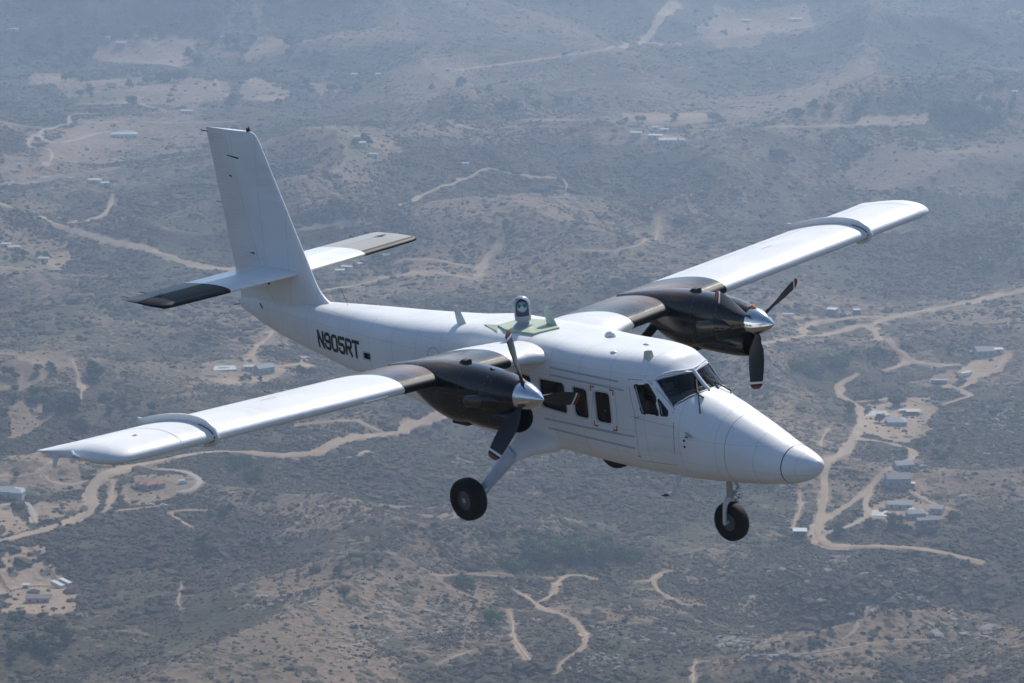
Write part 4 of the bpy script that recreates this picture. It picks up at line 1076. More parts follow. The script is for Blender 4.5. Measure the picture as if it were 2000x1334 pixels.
def boolean(o, tool):
    md = o.modifiers.new('b', 'BOOLEAN'); md.operation = 'DIFFERENCE'; md.object = tool; md.solver = 'EXACT'; md.material_mode = 'TRANSFER'
    if len(tool.data.polygons) > 5: md.use_self = False
    dg = bpy.context.evaluated_depsgraph_get(); dg.update(); me = bpy.data.meshes.new_from_object(o.evaluated_get(dg)); old = o.data; o.modifiers.clear(); o.data = me; bpy.data.objects.remove(tool)
boolean(fus, cavo); boolean(fus, cuto)
fus.data.polygons.foreach_set('use_smooth', [True]*len(fus.data.polygons)); fus.data.set_sharp_from_angle(angle=R_(32))

mb = MB(); mb.loft([ring(s) for s in [0,.003,.01,.02,.035,.055,.08,.12,.17,.23,.3,.37,.45,.52,S_RADOME-.002]]); mb.build('radome', WHITE, AC, True, 50)
def hull_band(s, w_, off, mt_, name):
    b = MB(); c1 = [p for p in ring(s-w_/2)]; c2 = [p for p in ring(s+w_/2)]
    cen = V(s, 0, (sec(s)[0]+sec(s)[1])/2); gro = lambda r: [p+(p-cen).normalized()*off for p in r]
    b.loft([gro(c1), gro(c2)], caps=False); return b.build(name, mt_, fus, True, 60)
hull_band(S_RADOME+.001, .016, .002, RUB, 'radome_seal')
hull_band(1.62, .006, .0015, LINE, 'panel_seam')

def subdiv_patch(poly3, project, name, mt_, thick=.006, cuts=3):
    bm = bmesh.new(); vs = [bm.verts.new(p) for p in poly3]; f = bm.faces.new(vs); bmesh.ops.triangulate(bm, faces=[f])
    bmesh.ops.subdivide_edges(bm, edges=bm.edges, cuts=cuts, use_grid_fill=True)
    for v in bm.verts: v.co = project(v.co)
    bm.normal_update()
    c = sum((v.co for v in bm.verts), Vector())/len(bm.verts); nn = sum((f.normal*f.calc_area() for f in bm.faces), Vector())
    if nn.dot(Vector((c.x-V(3.6,0,0).x if abs(c.y) < .5 else 0, c.y, c.z-1.9))) < 0: bmesh.ops.reverse_faces(bm, faces=bm.faces)
    me = bpy.data.meshes.new(name); bm.to_mesh(me); bm.free(); me.materials.append(mt_); me.polygons.foreach_set('use_smooth', [True]*len(me.polygons))
    return link(bpy.data.objects.new(name, me), fus)
def side_proj(side, off):
    return lambda p: Vector((p.x, side*(hull_y(7-p.x, p.z)+off), p.z))
def strip(path, wd, fn, name, mt_, closed=False, parent=None):
    """flat strip along 2-D path (s,z) laid on the surface by fn"""
    b = MB(); P = [np.array(p, float) for p in path]; n = len(P); L = []; Rr = []
    for i in range(n):
        a = P[i-1] if (i or closed) else P[i]; c = P[(i+1) % n] if (i < n-1 or closed) else P[i]
        t = (c-a)/(np.linalg.norm(c-a)+1e-9); nn = np.array([-t[1], t[0]])*wd/2
        L.append(fn(*(P[i]+nn))); Rr.append(fn(*(P[i]-nn)))
    m = n if closed else n-1; v = L+Rr
    b.add(v, [(i, (i+1) % n, n+(i+1) % n, n+i) for i in range(m)]); return b.build(name, mt_, parent or fus, True, 60)
def sfn(side, off): return lambda s, z: V(s, side*(hull_y(s, z)+off), z)
BEAD = mat('bead_shade', (.42,.47,.55), .5)  # blue-grey tone puts the shade beneath the raised beads into their colour
FRAME = mat('window_frame', (.58, .59, .61), .4)
for side in (-1, 1):
    for grp, nm in ((CABIN, 'cabin_window'), (COCK, 'cockpit_side_window'), (REAR, 'rear_window')):
        for poly, r in grp:
            q = rrect(poly, r, 6); w_ = subdiv_patch([V(p[0], side*.8, p[1]) for p in q], side_proj(side, -.038), nm, GLASS)
            strip(q, .030, sfn(side, .0025), 'window_frame', FRAME if nm != 'cockpit_side_window' else RUB, True, fus)
def dens(P, st):
    out = []
    for a, b in zip(P[:-1], P[1:]):
        n = max(1, int(np.hypot(b[0]-a[0], b[1]-a[1])/st)); out += [(a[0]+(b[0]-a[0])*k/n, a[1]+(b[1]-a[1])*k/n) for k in range(n)]
    return out+[P[-1]]
# windscreens: two panes laid on the hull behind a centre post
def top_proj(off):
    def f(p):
        s = 7-p.x; zt, zb, hw, a, b = sec(s); c = (zt+zb)/2; h = (zt-zb)/2
        y = min(abs(p.y), hw*.985); z = c+h*max(0, 1-(y/hw)**a)**(1/a)
        return Vector((p.x-off*.6, math.copysign(y, p.y)*(1-.0), z-off*.75))
    return f
for side in (-1, 1):
    subdiv_patch(ws_pts(side), top_proj(.018), 'windscreen_pane', GLASSW, cuts=4)
    e = MB(); pts = [p for p in ws_pts(side)]; loop = []
    for i in range(len(pts)):
        a, b = pts[i], pts[(i+1) % len(pts)]
        for k in range(6): loop.append(top_proj(-.001)(a.lerp(b, k/6)))
    loop.append(loop[0]); e.tube(loop, .011, 6); e.build('windscreen_seal', FRAME, fus, True, 60)
b = MB(); pp = [(2.46, 0), (2.56, 0), (2.68, 0), (2.80, 0), (2.83, 0)]
b.tube([V(s, 0, hull_z(s, 0)+.004) for s, _ in pp], .024, 8); b.build('windscreen_post', WHITE_W, fus, True)
b = MB(); eb = [(2.835,-.0),(2.865,-.2),(2.93,-.35),(3.01,-.50),(3.13,-.655),(3.2,-.70)]
pl = [V(s, y, hull_z(s, y)+.012) for s, y in eb]; pr = [Vector((p.x, -p.y, p.z)) for p in pl]
b.tube(list(reversed(pl))[:-1]+pr, [.004]+[.014]*9+[.004] if False else .012, 8); b.build('windscreen_brow', WHITE_W, fus, True)
# wipers
for side, piv, end, mid in ((-1, (2.235,-.50), (2.68,-.09), (2.46,-.28)), (1, (2.33,.36), (2.70,.13), (2.55,.22))):
    b = MB(); H = lambda s, y, o: V(s, y, hull_z(s, y)+o)
    b.tube([H(*piv, .0), H(*piv, .05), H(*mid, .05)], .011, 6); b.tube([H(piv[0]+.02, piv[1]+.03, .03), H(mid[0]+.02, mid[1]+.02, .045)], .007, 5)
    b.tube([H(mid[0]-.10, mid[1]-(-.02 if side < 0 else .02), .02), H(*mid, .028), H(mid[0]+.10, mid[1]*.75, .022), H(*end, .02)], .017, 6); b.build('windscreen_wiper', RUB, fus, True)
# cockpit and cabin fittings seen through the panes
b = MB(); b.box(7-3.05, 7-2.66, -.52, .52, 1.5, 2.14); b.build('instrument_panel', DARK, fus)
b = MB(); b.add([V(2.56,-.45,2.275), V(2.56,.45,2.275), V(3.18,.66,2.25), V(3.18,-.62,2.22), V(2.56,-.45,2.2), V(2.56,.45,2.2), V(3.18,.66,2.18), V(3.18,-.62,2.18)], [(0,1,2,3),(4,7,6,5),(0,4,5,1),(1,5,6,2),(2,6,7,3),(3,7,4,0)]); b.build('glare_shield', DASH, fus)
for sx_, yy in [(3.75,-.38),(3.75,.38)] + [(s_, y_) for s_ in (4.75, 5.5, 6.3) for y_ in (-.5, .5)]:
    b = MB(); q = (7-sx_); b.box(q-.05, q+.42, yy-.2, yy+.2, 1.35, 1.5); b.box(q-.14, q-.03, yy-.2, yy+.2, 1.5, 2.08)
    b.box(q-.13, q-.05, yy-.11, yy+.11, 2.1, 2.26); o = b.build('seat', SEAT if sx_ > 4 else TRIM, fus); md = o.modifiers.new('soft', 'BEVEL'); md.width = .03; md.segments = 2
for yy in (-.33, .33):                                   # control yokes
    b = MB(); b.tube([V(3.3+.0*t, yy+.13*math.cos(t), 1.92+.13*math.sin(t)) for t in np.linspace(.6, 5.7, 14)], .012, 6); b.tube([V(3.3, yy, 1.82), V(3.05, yy, 1.85)], .02, 6); b.build('control_yoke', RUB, fus)
for s_ in (3.6, 4.52, 5.07):
    for sd in (-1, 1):
        b = MB(); b.tube([V(s_, sd*.74, 1.4), V(s_, sd*.76, 1.9), V(s_, sd*.68, 2.5)], .03, 6); b.build('cabin_rib', TRIM, fus)

# ---- marks on the hull
def glyph_strips(txt, s0, z0, wl, hl, gap, sw, side, off, mt_, name, shear=0.0):
    G = {'N':[[(0,0),(0,1)],[(0,1),(1,0)],[(1,0),(1,1)]],
         '9':[[(1,.5),(.18,.5),(0,.62),(0,.86),(.2,1),(.8,1),(1,.86),(1,.14),(.8,0),(.2,0),(0,.14),(0,.22)]],
         '0':[[(.2,0),(0,.14),(0,.86),(.2,1),(.8,1),(1,.86),(1,.14),(.8,0),(.2,0)]],
         '5':[[(1,1),(0,1),(0,.56),(.8,.56),(1,.43),(1,.14),(.8,0),(.2,0),(0,.14),(0,.2)]],
         'R':[[(0,0),(0,1),(.8,1),(1,.87),(1,.60),(.8,.47),(0,.47)],[(.5,.47),(1,0)]],
         'T':[[(.5,0),(.5,1)],[(-.05,1),(1.05,1)]]}
    b = MB(); x = s0; fn = sfn(side, off)
    for ch in txt:
        for pl_ in G[ch]:
            P = dens([np.array((x-u*wl, z0+v*hl-(s0-x+u*wl)*shear)) for u, v in pl_], .05); P = [np.array(p) for p in P]
            if ch == 'N' and pl_[0] == (0, 1): pass
            n = len(P); L = []; Q = []
            for i in range(n):
                a = P[max(i-1, 0)]; c = P[min(i+1, n-1)]; t = (c-a)/np.linalg.norm(c-a); t = t
                e = -t*sw*.5 if i == 0 else (t*sw*.5 if i == n-1 else 0*t); nn = np.array([-t[1], t[0]])*sw/2
                L.append(fn(*(P[i]+nn+e*(0 if len(pl_) > 2 and i in (0,) and ch in 'R' else 1)))); Q.append(fn(*(P[i]-nn+e)))
            b.add(L+Q, [(i, i+1, n+i+1, n+i) for i in range(n-1)])
        x -= wl+gap
    return b.build(name, mt_, fus, True, 60)
glyph_strips('N905RT', 12.50, 2.015, .172, .285, .080, .070, -1, .003, mat('black_lettering', (.012,.012,.015), .4), 'registration_letters')
glyph_strips('N905RT', 11.06+.0, 2.015, -.165, .285, -.088, .052, 1, .003, mat('black_lettering', (.012,.012,.015), .4), 'registration_letters')
for s_, z_, ds, dz in ((4.50,2.395,-1,-1),(3.975,2.385,1,-1),(4.475,1.70,-1,1),(3.955,1.675,1,1)):
    strip([(s_+ds*.085, z_), (s_, z_), (s_, z_+dz*.085)], .026, sfn(-1, .003), 'exit_corner_mark', RED)
def hline(P, w_=.008, m_=LINE, nm='panel_seam'): return strip(dens(P, .12), w_, sfn(-1, .0018), nm, m_)
hline([(2.69,2.15),(2.66,1.95),(2.655,1.7),(2.68,1.42),(2.72,1.2)], .010); hline([(3.62,2.62),(3.56,2.3),(3.50,2.03),(3.50,1.6),(3.55,1.2)], .006); hline([(2.72,1.2),(3.55,1.16)], .006)
hline([(2.66,2.18),(3.03,2.50),(3.22,2.635),(3.62,2.62)], .008)
hline(rrect([(4.55,2.44),(3.93,2.44),(3.92,1.64),(4.54,1.66)], .12, 6)+[(4.55-.12,2.44)], .005); hline([(2.62,1.90),(3.6,1.98)], .004)
hline([(8.65+.19*math.cos(t), 2.36+.19*math.sin(t)) for t in np.linspace(0, 6.283, 24)], .008)
for P in ([(5.75,1.64),(5.0,1.635),(3.55,1.62)], [(5.7,1.47),(4.6,1.44),(3.6,1.40)], [(5.5,2.47),(4.4,2.45),(3.72,2.42)], [(5.5,2.60),(4.4,2.58),(3.85,2.56)]):
    b = MB(); b.tube([sfn(-1, .003)(*p) for p in dens(P, .15)], .017, 6); b.build('stiffening_bead', BEAD, fus, True)
b = MB()
for s_, z_ in ((2.44,1.692),(2.438,1.585)): b.tube([sfn(-1,-.01)(s_, z_), sfn(-1,.006)(s_, z_)], .022, 12)
b.build('static_port', RUB, fus)
b = MB(); b.loft([[sfn(-1,.0)(3.53,1.965), sfn(-1,.0)(3.40,1.98), sfn(-1,.0)(3.40,2.0)], [sfn(-1,.03)(3.50,1.968), sfn(-1,.035)(3.41,1.982), sfn(-1,.03)(3.41,1.998)]]); b.build('door_handle', STEEL, fus)
b = MB(); b.tube([sfn(-1,-.01)(2.36,1.80), sfn(-1,.05)(2.36,1.79), sfn(-1,.055)(2.22,1.785)], .012, 6); b.tube([sfn(-1,-.01)(2.42,1.83), sfn(-1,.03)(2.30,1.80)], .02, 6); b.build('air_probe', STEEL, fus)
for P, wd in (([(3.60,1.25),(3.52,1.25)], .02), ([(2.43,1.755),(2.36,1.752)], .022)): hline(P, wd, LINE, 'placard')
b = MB(); b.tube([V(2.80,-.46,1.04), V(2.92,-.56,.72), V(2.99,-.60,.60)], [.035,.028,.025], 8); b.box(7-3.10, 7-2.93, -.68, -.60, .575, .605); b.build('boarding_step', WHITE_W, fus)
b = MB(); b.box(7-3.12, 7-3.02, -.70, -.60, .607, .615); b.build('step_tread', RUB, fus)

# ---- roof fittings
PLZ = 3.032
poly = [(7.30,-.40),(6.95,-.54),(6.25,-.50),(6.14,.03),(6.78,.30),(7.30,.16)]
b = MB(); b.loft([[V(s,y,PLZ-.03) for s,y in poly], [V(s,y,PLZ+.012) for s,y in poly]]); b.build('mounting_plate', PLATE, fus)
b = MB(); tri = [(7.33,-.36),(7.62,-.44),(7.10,-.60)]; b.add([V(s,y,hull_z(s,y)+.018) for s,y in tri]+[V(s,y,hull_z(s,y)-.02) for s,y in tri], [(0,1,2),(0,3,4,1),(1,4,5,2),(2,5,3,0),(3,5,4)]); b.build('primer_patch', PLATE, fus)
def blade_antenna(s, y, ch, h, m_):
    b = MB(); z = hull_z(s, y)-.02; rs_ = []
    for t in (0, .5, .9, 1.0):
        c = ch*(1-.52*t)*(1 if t < 1 else .8); x0 = s-ch/2+.62*h*t; th = .022*(1-.6*t)
        rs_.append([V(x0+c*u, y+th*w_, z+h*t) for u, w_ in ((0,0),(.15,.8),(.5,1),(1,0),(.5,-1),(.15,-.8))])
    b.loft(rs_); return b.build('blade_antenna', m_, fus, True, 50)
blade_antenna(8.28, -.40, .28, .34, WHITE_W); blade_antenna(6.38, .09, .30, .36, mat('pale_green_antenna', (.60,.68,.58), .4))
def pod(s, y, l_, w_, h, m_, nm):
    b = MB(); z = hull_z(s, y)-.01; b.loft([[V(s-l_/2+l_*u, y+w_/2*k*e, z+h*g*j) for k, j in ((-1,0),(-.7,.8),(0,1),(.7,.8),(1,0))] for u, e, g in ((0,.2,.2),(.15,.7,.7),(.4,1,1),(.75,.8,.8),(1,.3,.3))], closed=True); b.build(nm, m_, fus, True, 60)
pod(5.0, .18, .26, .13, .11, WHITE_W, 'roof_fairing'); pod(3.95, .03, .16, .09, .04, WHITE_W, 'roof_vent'); pod(4.2, -.52, .16, .10, .035, WHITE_W, 'roof_vent'); pod(6.72, -.62, .12, .06, .025, WHITE_W, 'roof_vent')
b = MB(); z = hull_z(3.42,-.45); b.loft([[V(3.49,-.52,z-.05), V(3.35,-.52,z-.05), V(3.35,-.38,z-.02), V(3.49,-.38,z-.02)], [V(3.48,-.49,z+.11), V(3.42,-.49,z+.13), V(3.37,-.41,z+.12), V(3.46,-.40,z+.12)]]); b.build('roof_light_wedge', mat('pale_yellow_wedge', (.62,.62,.45), .4), fus)

# camera turret
TX = (6.83, -.20); TZ = hull_z(*TX)+.005
def lathe(prof, n=28, axis='Z', c=(0,0,0)):
    return [[(c[0]+r*math.cos(2*math.pi*k/n), c[1]+r*math.sin(2*math.pi*k/n), c[2]+h) for k in range(n)] for r, h in prof]
tur = MB(); tur.loft(lathe([(.17,0),(.17,.02),(.14,.055),(.115,.07),(.105,.075),(.105,.11)])); to = tur.build('camera_turret', GREYB, AC, True, 40)
to.location = V(TX[0], TX[1], TZ); to.rotation_euler = (0, 0, R_(-42)); to.scale = (1.08, 1.08, 1.1)
h = MB(); h.loft(lathe([(.10,.10),(.132,.115),(.137,.14),(.137,.38),(.131,.42),(.112,.462),(.082,.492),(.045,.508),(.004,.513)]))
ho = h.build('turret_housing', GREYB, to, True, 40)
# slot cut out of the housing front for the sensor ball
c_ = MB(); pr_ = [(.0,.20),(.105,.20),(.105,.36),(.095,.41),(.07,.45),(.035,.475),(0,.482)]
prof = [(y_, z_) for y_, z_ in pr_] + [(-y_, z_) for y_, z_ in reversed(pr_)]; prof = [p for i, p in enumerate(prof) if p not in prof[:i]]
c_.loft([[(.015, y_, z_) for y_, z_ in prof], [(.3, y_, z_) for y_, z_ in prof]]); co_ = c_.build('cutter2', [SLOT]); ho.data.materials.append(SLOT)
boolean_t = ho
md = ho.modifiers.new('b', 'BOOLEAN'); md.operation = 'DIFFERENCE'; md.object = co_; md.solver = 'EXACT'; md.material_mode = 'TRANSFER'
dg = bpy.context.evaluated_depsgraph_get(); dg.update(); co_.matrix_world = to.matrix_world.copy() if False else co_.matrix_world
# the cutter must sit in the turret's own space
co_.parent = to; dg.update(); me = bpy.data.meshes.new_from_object(ho.evaluated_get(dg)); ho.modifiers.clear(); ho.data = me; bpy.data.objects.remove(co_)
ho.data.polygons.foreach_set('use_smooth', [True]*len(ho.data.polygons)); ho.data.set_sharp_from_angle(angle=R_(35))
s_ = MB(); s_.loft([[(.03+.098*math.sin(a)*math.cos(t), .098*math.sin(a)*math.sin(t), .345+.098*math.cos(a)) for t in np.linspace(0, 2*math.pi, 24, endpoint=False)] for a in np.linspace(.02, 3.12, 16)]); s_.build('sensor_ball', BALLM, to, True)
for yy in (-.04, .04):
    l_ = MB(); l_.tube([(.09, yy, .37), (.122, yy, .37)], .033, 20); l_.build('green_lens', GREENL, to, True, 40)
l_ = MB(); l_.tube([(.05, -.01, .455), (.088, -.01, .452)], .016, 12); l_.build('small_lens', RUB, to)

# ---- wings
def foil(u, t=.16, m=.02, p=.4):
    yt = 5*t*(.2969*math.sqrt(u)-.126*u-.3516*u*u+.2843*u**3-.1036*u**4)
    yc = m/p**2*(2*p*u-u*u) if u < p else m/(1-p)**2*((1-2*p)+2*p*u-u*u)
    return yc+yt, yc-yt
US = [1,.96,.9,.82,.74,.66,.58,.5,.42,.34,.27,.2,.14,.09,.055,.03,.013,.004,0]
def foil_loop(c, t, m=.02, us=US):
    up = [(u*c, foil(u, t, m)[0]*c) for u in us]; lo = [(u*c, foil(u, t, m)[1]*c) for u in reversed(us[:-1] if us[-1] == 0 else us)]
    return up+lo
CH = 1.98
def zle(y): return 2.715+.049*y
def wing_sec(y, side, le=5.77, c=CH, t=.16, dz=0.0, inc=R_(2.4)):
    out = []
    for x, z in foil_loop(c, t):
        out.append(V(le+x*math.cos(inc)+z*math.sin(inc), side*y, zle(y)+dz+z*math.cos(inc)-x*math.sin(inc)))
    return out
def skin_z(y, x, off=0): 
    u = max(0, min(1, x/CH)); return zle(y)+foil(u)[0]*CH*math.cos(R_(2.4))-x*math.sin(R_(2.4))+off
for side in (-1, 1):
    ws = [(.0,5.68,2.06,.165,.0),(.62,5.66,2.08,.167,.0),(.86,5.61,2.12,.17,-.012),(.98,5.65,2.09,.168,-.005),(1.12,5.71,2.04,.165,0),(1.3,5.755,1.99,.16,0),(1.5,5.77,CH,.16,0)]
    ws += [(y,5.77,CH,.16,0) for y in np.linspace(1.9, 3.92, 6)] + [(y,5.77,CH,.16,0) for y in np.linspace(4.4, 9.5, 14)]
    ws += [(y, l_, 7.77-l_, t_, -(l_-5.77)*.0419+.006*(y-9.6)) for y, l_, t_ in ((9.65,5.78,.158),(9.76,5.84,.146),(9.85,5.96,.124),(9.92,6.16,.098),(9.96,6.42,.075),(9.985,6.8,.055),(9.995,7.2,.04))]
    mb = MB(); rings = [wing_sec(y, side, le, c, t, dz) for y, le, c, t, dz in ws]; n = len(rings[0]); mb.loft(rings)
    fm = []
    for i in range(len(ws)-1): fm += [1 if 1.49 < ws[i][0] < 3.9 else 0]*n
    fm += [0, 0]; mb.m = fm
    wo = mb.build('wing', [WHITE_WG, BLACK_W], AC, True, 45)
    # rubber leading edge of the black bay
    b = MB(); us = [.06,.045,.03,.018,.008,0]
    def le_loop(y, off=.004):
        L = []
        for u, up in [(u, 1) for u in us]+[(u, 0) for u in (.008,.02,.04,.065)]:
            a, l2 = foil(u); z = (a if up else l2)*CH; x = u*CH; nx = -1+u*10; 
            L.append(V(5.77+x*math.cos(R_(2.4))+z*math.sin(R_(2.4))-off*max(0,1-u*14), side*y, zle(y)+z*math.cos(R_(2.4))-x*math.sin(R_(2.4))+(off if up else -off)))
        return L
    b.loft([le_loop(y) for y in np.linspace(1.5, 3.92, 7)], closed=False, caps=False); b.build('leading_edge_boot', BOOT, wo, True, 60)
    # stall fence wrapped round the leading edge
    yf = 7.90; outer = []; inner = []
    seq = [(u, 1) for u in (1.06,1,.9,.75,.6,.45,.3,.2,.12,.06,.02,.0)]+[(u, 0) for u in (.02,.06,.11,.17)]
    for u, up in seq:
        uu = min(u, 1); a, l2 = foil(uu); z = (a if up else l2)*CH; x = u*CH; e = 1e-3
        if u <= .0: nx, nz_ = -1, 0
        else:
            a2, l22 = foil(min(1, uu+e)); a1, l1 = foil(max(0, uu-e)); dz_ = ((a2-a1) if up else (l22-l1))/(min(1,uu+e)-max(0,uu-e)); nn = math.hypot(1, dz_); nx, nz_ = (-dz_/nn, 1/nn) if up else (dz_/nn, -1/nn)
        off = .12 if up and u > .1 else (.10 if up else .075)
        f2 = lambda x, z: (5.77+x*math.cos(R_(2.4))+z*math.sin(R_(2.4)), zle(yf)+z*math.cos(R_(2.4))-x*math.sin(R_(2.4)))
        outer.append(f2(x+nx*off, z+nz_*off)); inner.append(f2(x-nx*.01, z-nz_*.01))
    b = MB(); L = outer; I = inner; m_ = len(L); v = []
    for yy in (yf-.014, yf+.014): v += [V(s, side*yy, z) for s, z in L]+[V(s, side*yy, z) for s, z in I]
    f = []
    for i in range(m_-1):
        f += [(i,i+1,m_+i+1,m_+i), (2*m_+i,3*m_+i,3*m_+i+1,2*m_+i+1), (i,2*m_+i,2*m_+i+1,i+1), (m_+i,m_+i+1,3*m_+i+1,3*m_+i)]
    f += [(0,m_,3*m_,2*m_), (m_-1,3*m_-1,4*m_-1,2*m_-1)]; b.add(v, f); b.build('wing_fence', WHITE_W, wo, True, 40)
    for dy in (-.026, .026):
        b = MB(); b.tube([V(s, side*(yf+dy), z) for s, z in inner[7:]], .018, 6); b.build('fence_seal', RUB, wo, True)
    # thin seams, filler cap, marks
    def on_wing(y, x, off=.003): return V(5.77+x, side*y, skin_z(y, x, off))
    def wline(pts, w_=.008, m2=LINE, nm='wing_seam'):
        q = MB(); P = [np.array(p, float) for p in pts]; n_ = len(P); L2 = []; R2 = []
        for i in range(n_):
            t_ = P[min(i+1,n_-1)]-P[max(i-1,0)]; t_ /= np.linalg.norm(t_); nn = np.array([-t_[1], t_[0]])*w_/2; L2.append(on_wing(*(P[i]+nn))); R2.append(on_wing(*(P[i]-nn)))
        q.add(L2+R2, [(i,i+1,n_+i+1,n_+i) for i in range(n_-1)]); return q.build(nm, m2, wo, True, 60)
    wline([(8.55 if side < 0 else 9.45, x) for x in np.linspace(.03, 1.9, 24)])
    wline([(1.22, x) for x in np.linspace(.1, .9, 12)], .006); wline([(y, 1.46) for y in np.linspace(3.95, 9.4, 40)], .010)
    wline([(6.05, .95), (6.05, .99)], .32, mat('faded_red_stencil', (.66,.38,.36), .5), 'stencil')
    if side < 0:
        q = MB(); q.tube([on_wing(9.02,.62,-.01), on_wing(9.02,.62,.006)], .055, 20); q.build('filler_cap', mat('cap_metal', (.6,.6,.58), .4), wo, True)
        q = MB(); q.tube([on_wing(9.02,.62,.0), on_wing(9.02,.62,.010)], .028, 16); q.build('filler_cap_centre', RED, wo, True)
        q = MB(); q.tube([V(5.765, side*y, zle(y)-.035) for y in (4.31,4.56,4.82)], .012, 6); q.build('stall_vane_strip', WHITE_W, wo)
    q = MB(); q.tube([V(6.75, side*9.99, zle(9.9)+.05), V(6.62, side*10.05, zle(9.9)+.03), V(6.45, side*10.04, zle(9.9)+.02)], [.03,.035,.01], 8); q.build('navigation_light', mat('light_glass', (.5,.55,.6), .1), wo, True)
    q = MB(); a_ = V(7.25, side*9.93, zle(9.9)+.0); q.loft([[a_+Vector((.10*u, .008*w_, 0)) for u, w_ in ((-1,0),(0,1),(1,0),(0,-1))], [a_+Vector((-.10+.05*u, side*.05+.008*w_, -.30)) for u, w_ in ((-1,0),(0,1),(1,0),(0,-1))]]); q.build('tip_aerial', WHITE_W, wo)
    for yw in (5.2, 6.8, 9.2):
        q = MB(); q.tube([V(7.72, side*yw, zle(yw)-.09), V(7.86, side*yw, zle(yw)-.08), V(8.0, side*yw, zle(yw)-.075)], .005, 4); q.build('static_wick', RUB, wo)
    # strut from lower fuselage to wing
    q = MB(); a0 = V(6.55, side*.80, 1.22); a1 = V(6.45, side*3.18, 2.74); d_ = (a1-a0).normalized(); rs_ = []
    for t_ in (0, .25, .5, .52, .75, 1.0):
        c0 = a0.lerp(a1, t_); up_ = Vector((1,0,0)).cross(d_).normalized(); rs_.append([c0+Vector((1,0,0))*(.13*math.cos(k))+up_*(.05*math.sin(k)) for k in np.linspace(0, 2*math.pi, 14, endpoint=False)])
    q.loft(rs_); k14 = 14; q.m = [1 if i >= 3 else 0 for i in range(5) for _ in range(k14)]+[0, 1]; q.build('wing_strut', [WHITE_W, BLACK], wo, True)

# ---- nacelles, propellers
NT = [(4.055,3.005,2.53,.245,2),(4.12,3.03,2.50,.275,2.05),(4.25,3.065,2.44,.315,2.1),(4.5,3.115,2.34,.36,2.25),(4.8,3.145,2.24,.39,2.35),(5.2,3.165,2.15,.41,2.45),(5.6,3.17,2.12,.41,2.5),(6.0,3.15,2.20,.39,2.5),
      (6.4,3.105,2.38,.34,2.4),(6.8,3.035,2.58,.26,2.2),(7.2,2.95,2.70,.16,2.1),(7.5,2.88,2.74,.06,2)]
def nring(s, zt, zb, hw, n, y0, k=32):
    c = (zt+zb)/2; h = (zt-zb)/2
    return [V(s, y0+hw*math.copysign(abs(math.cos(t))**(2/n), math.cos(t)), c+h*math.copysign(abs(math.sin(t))**(2/n), math.sin(t))) for t in np.linspace(0, 2*math.pi, k, endpoint=False)]
_N = np.array(NT); _nq = np.linspace(4.055, 7.5, 40); _nt = [pchip(_N[:,0], _N[:,k], _nq) for k in range(1, 5)]
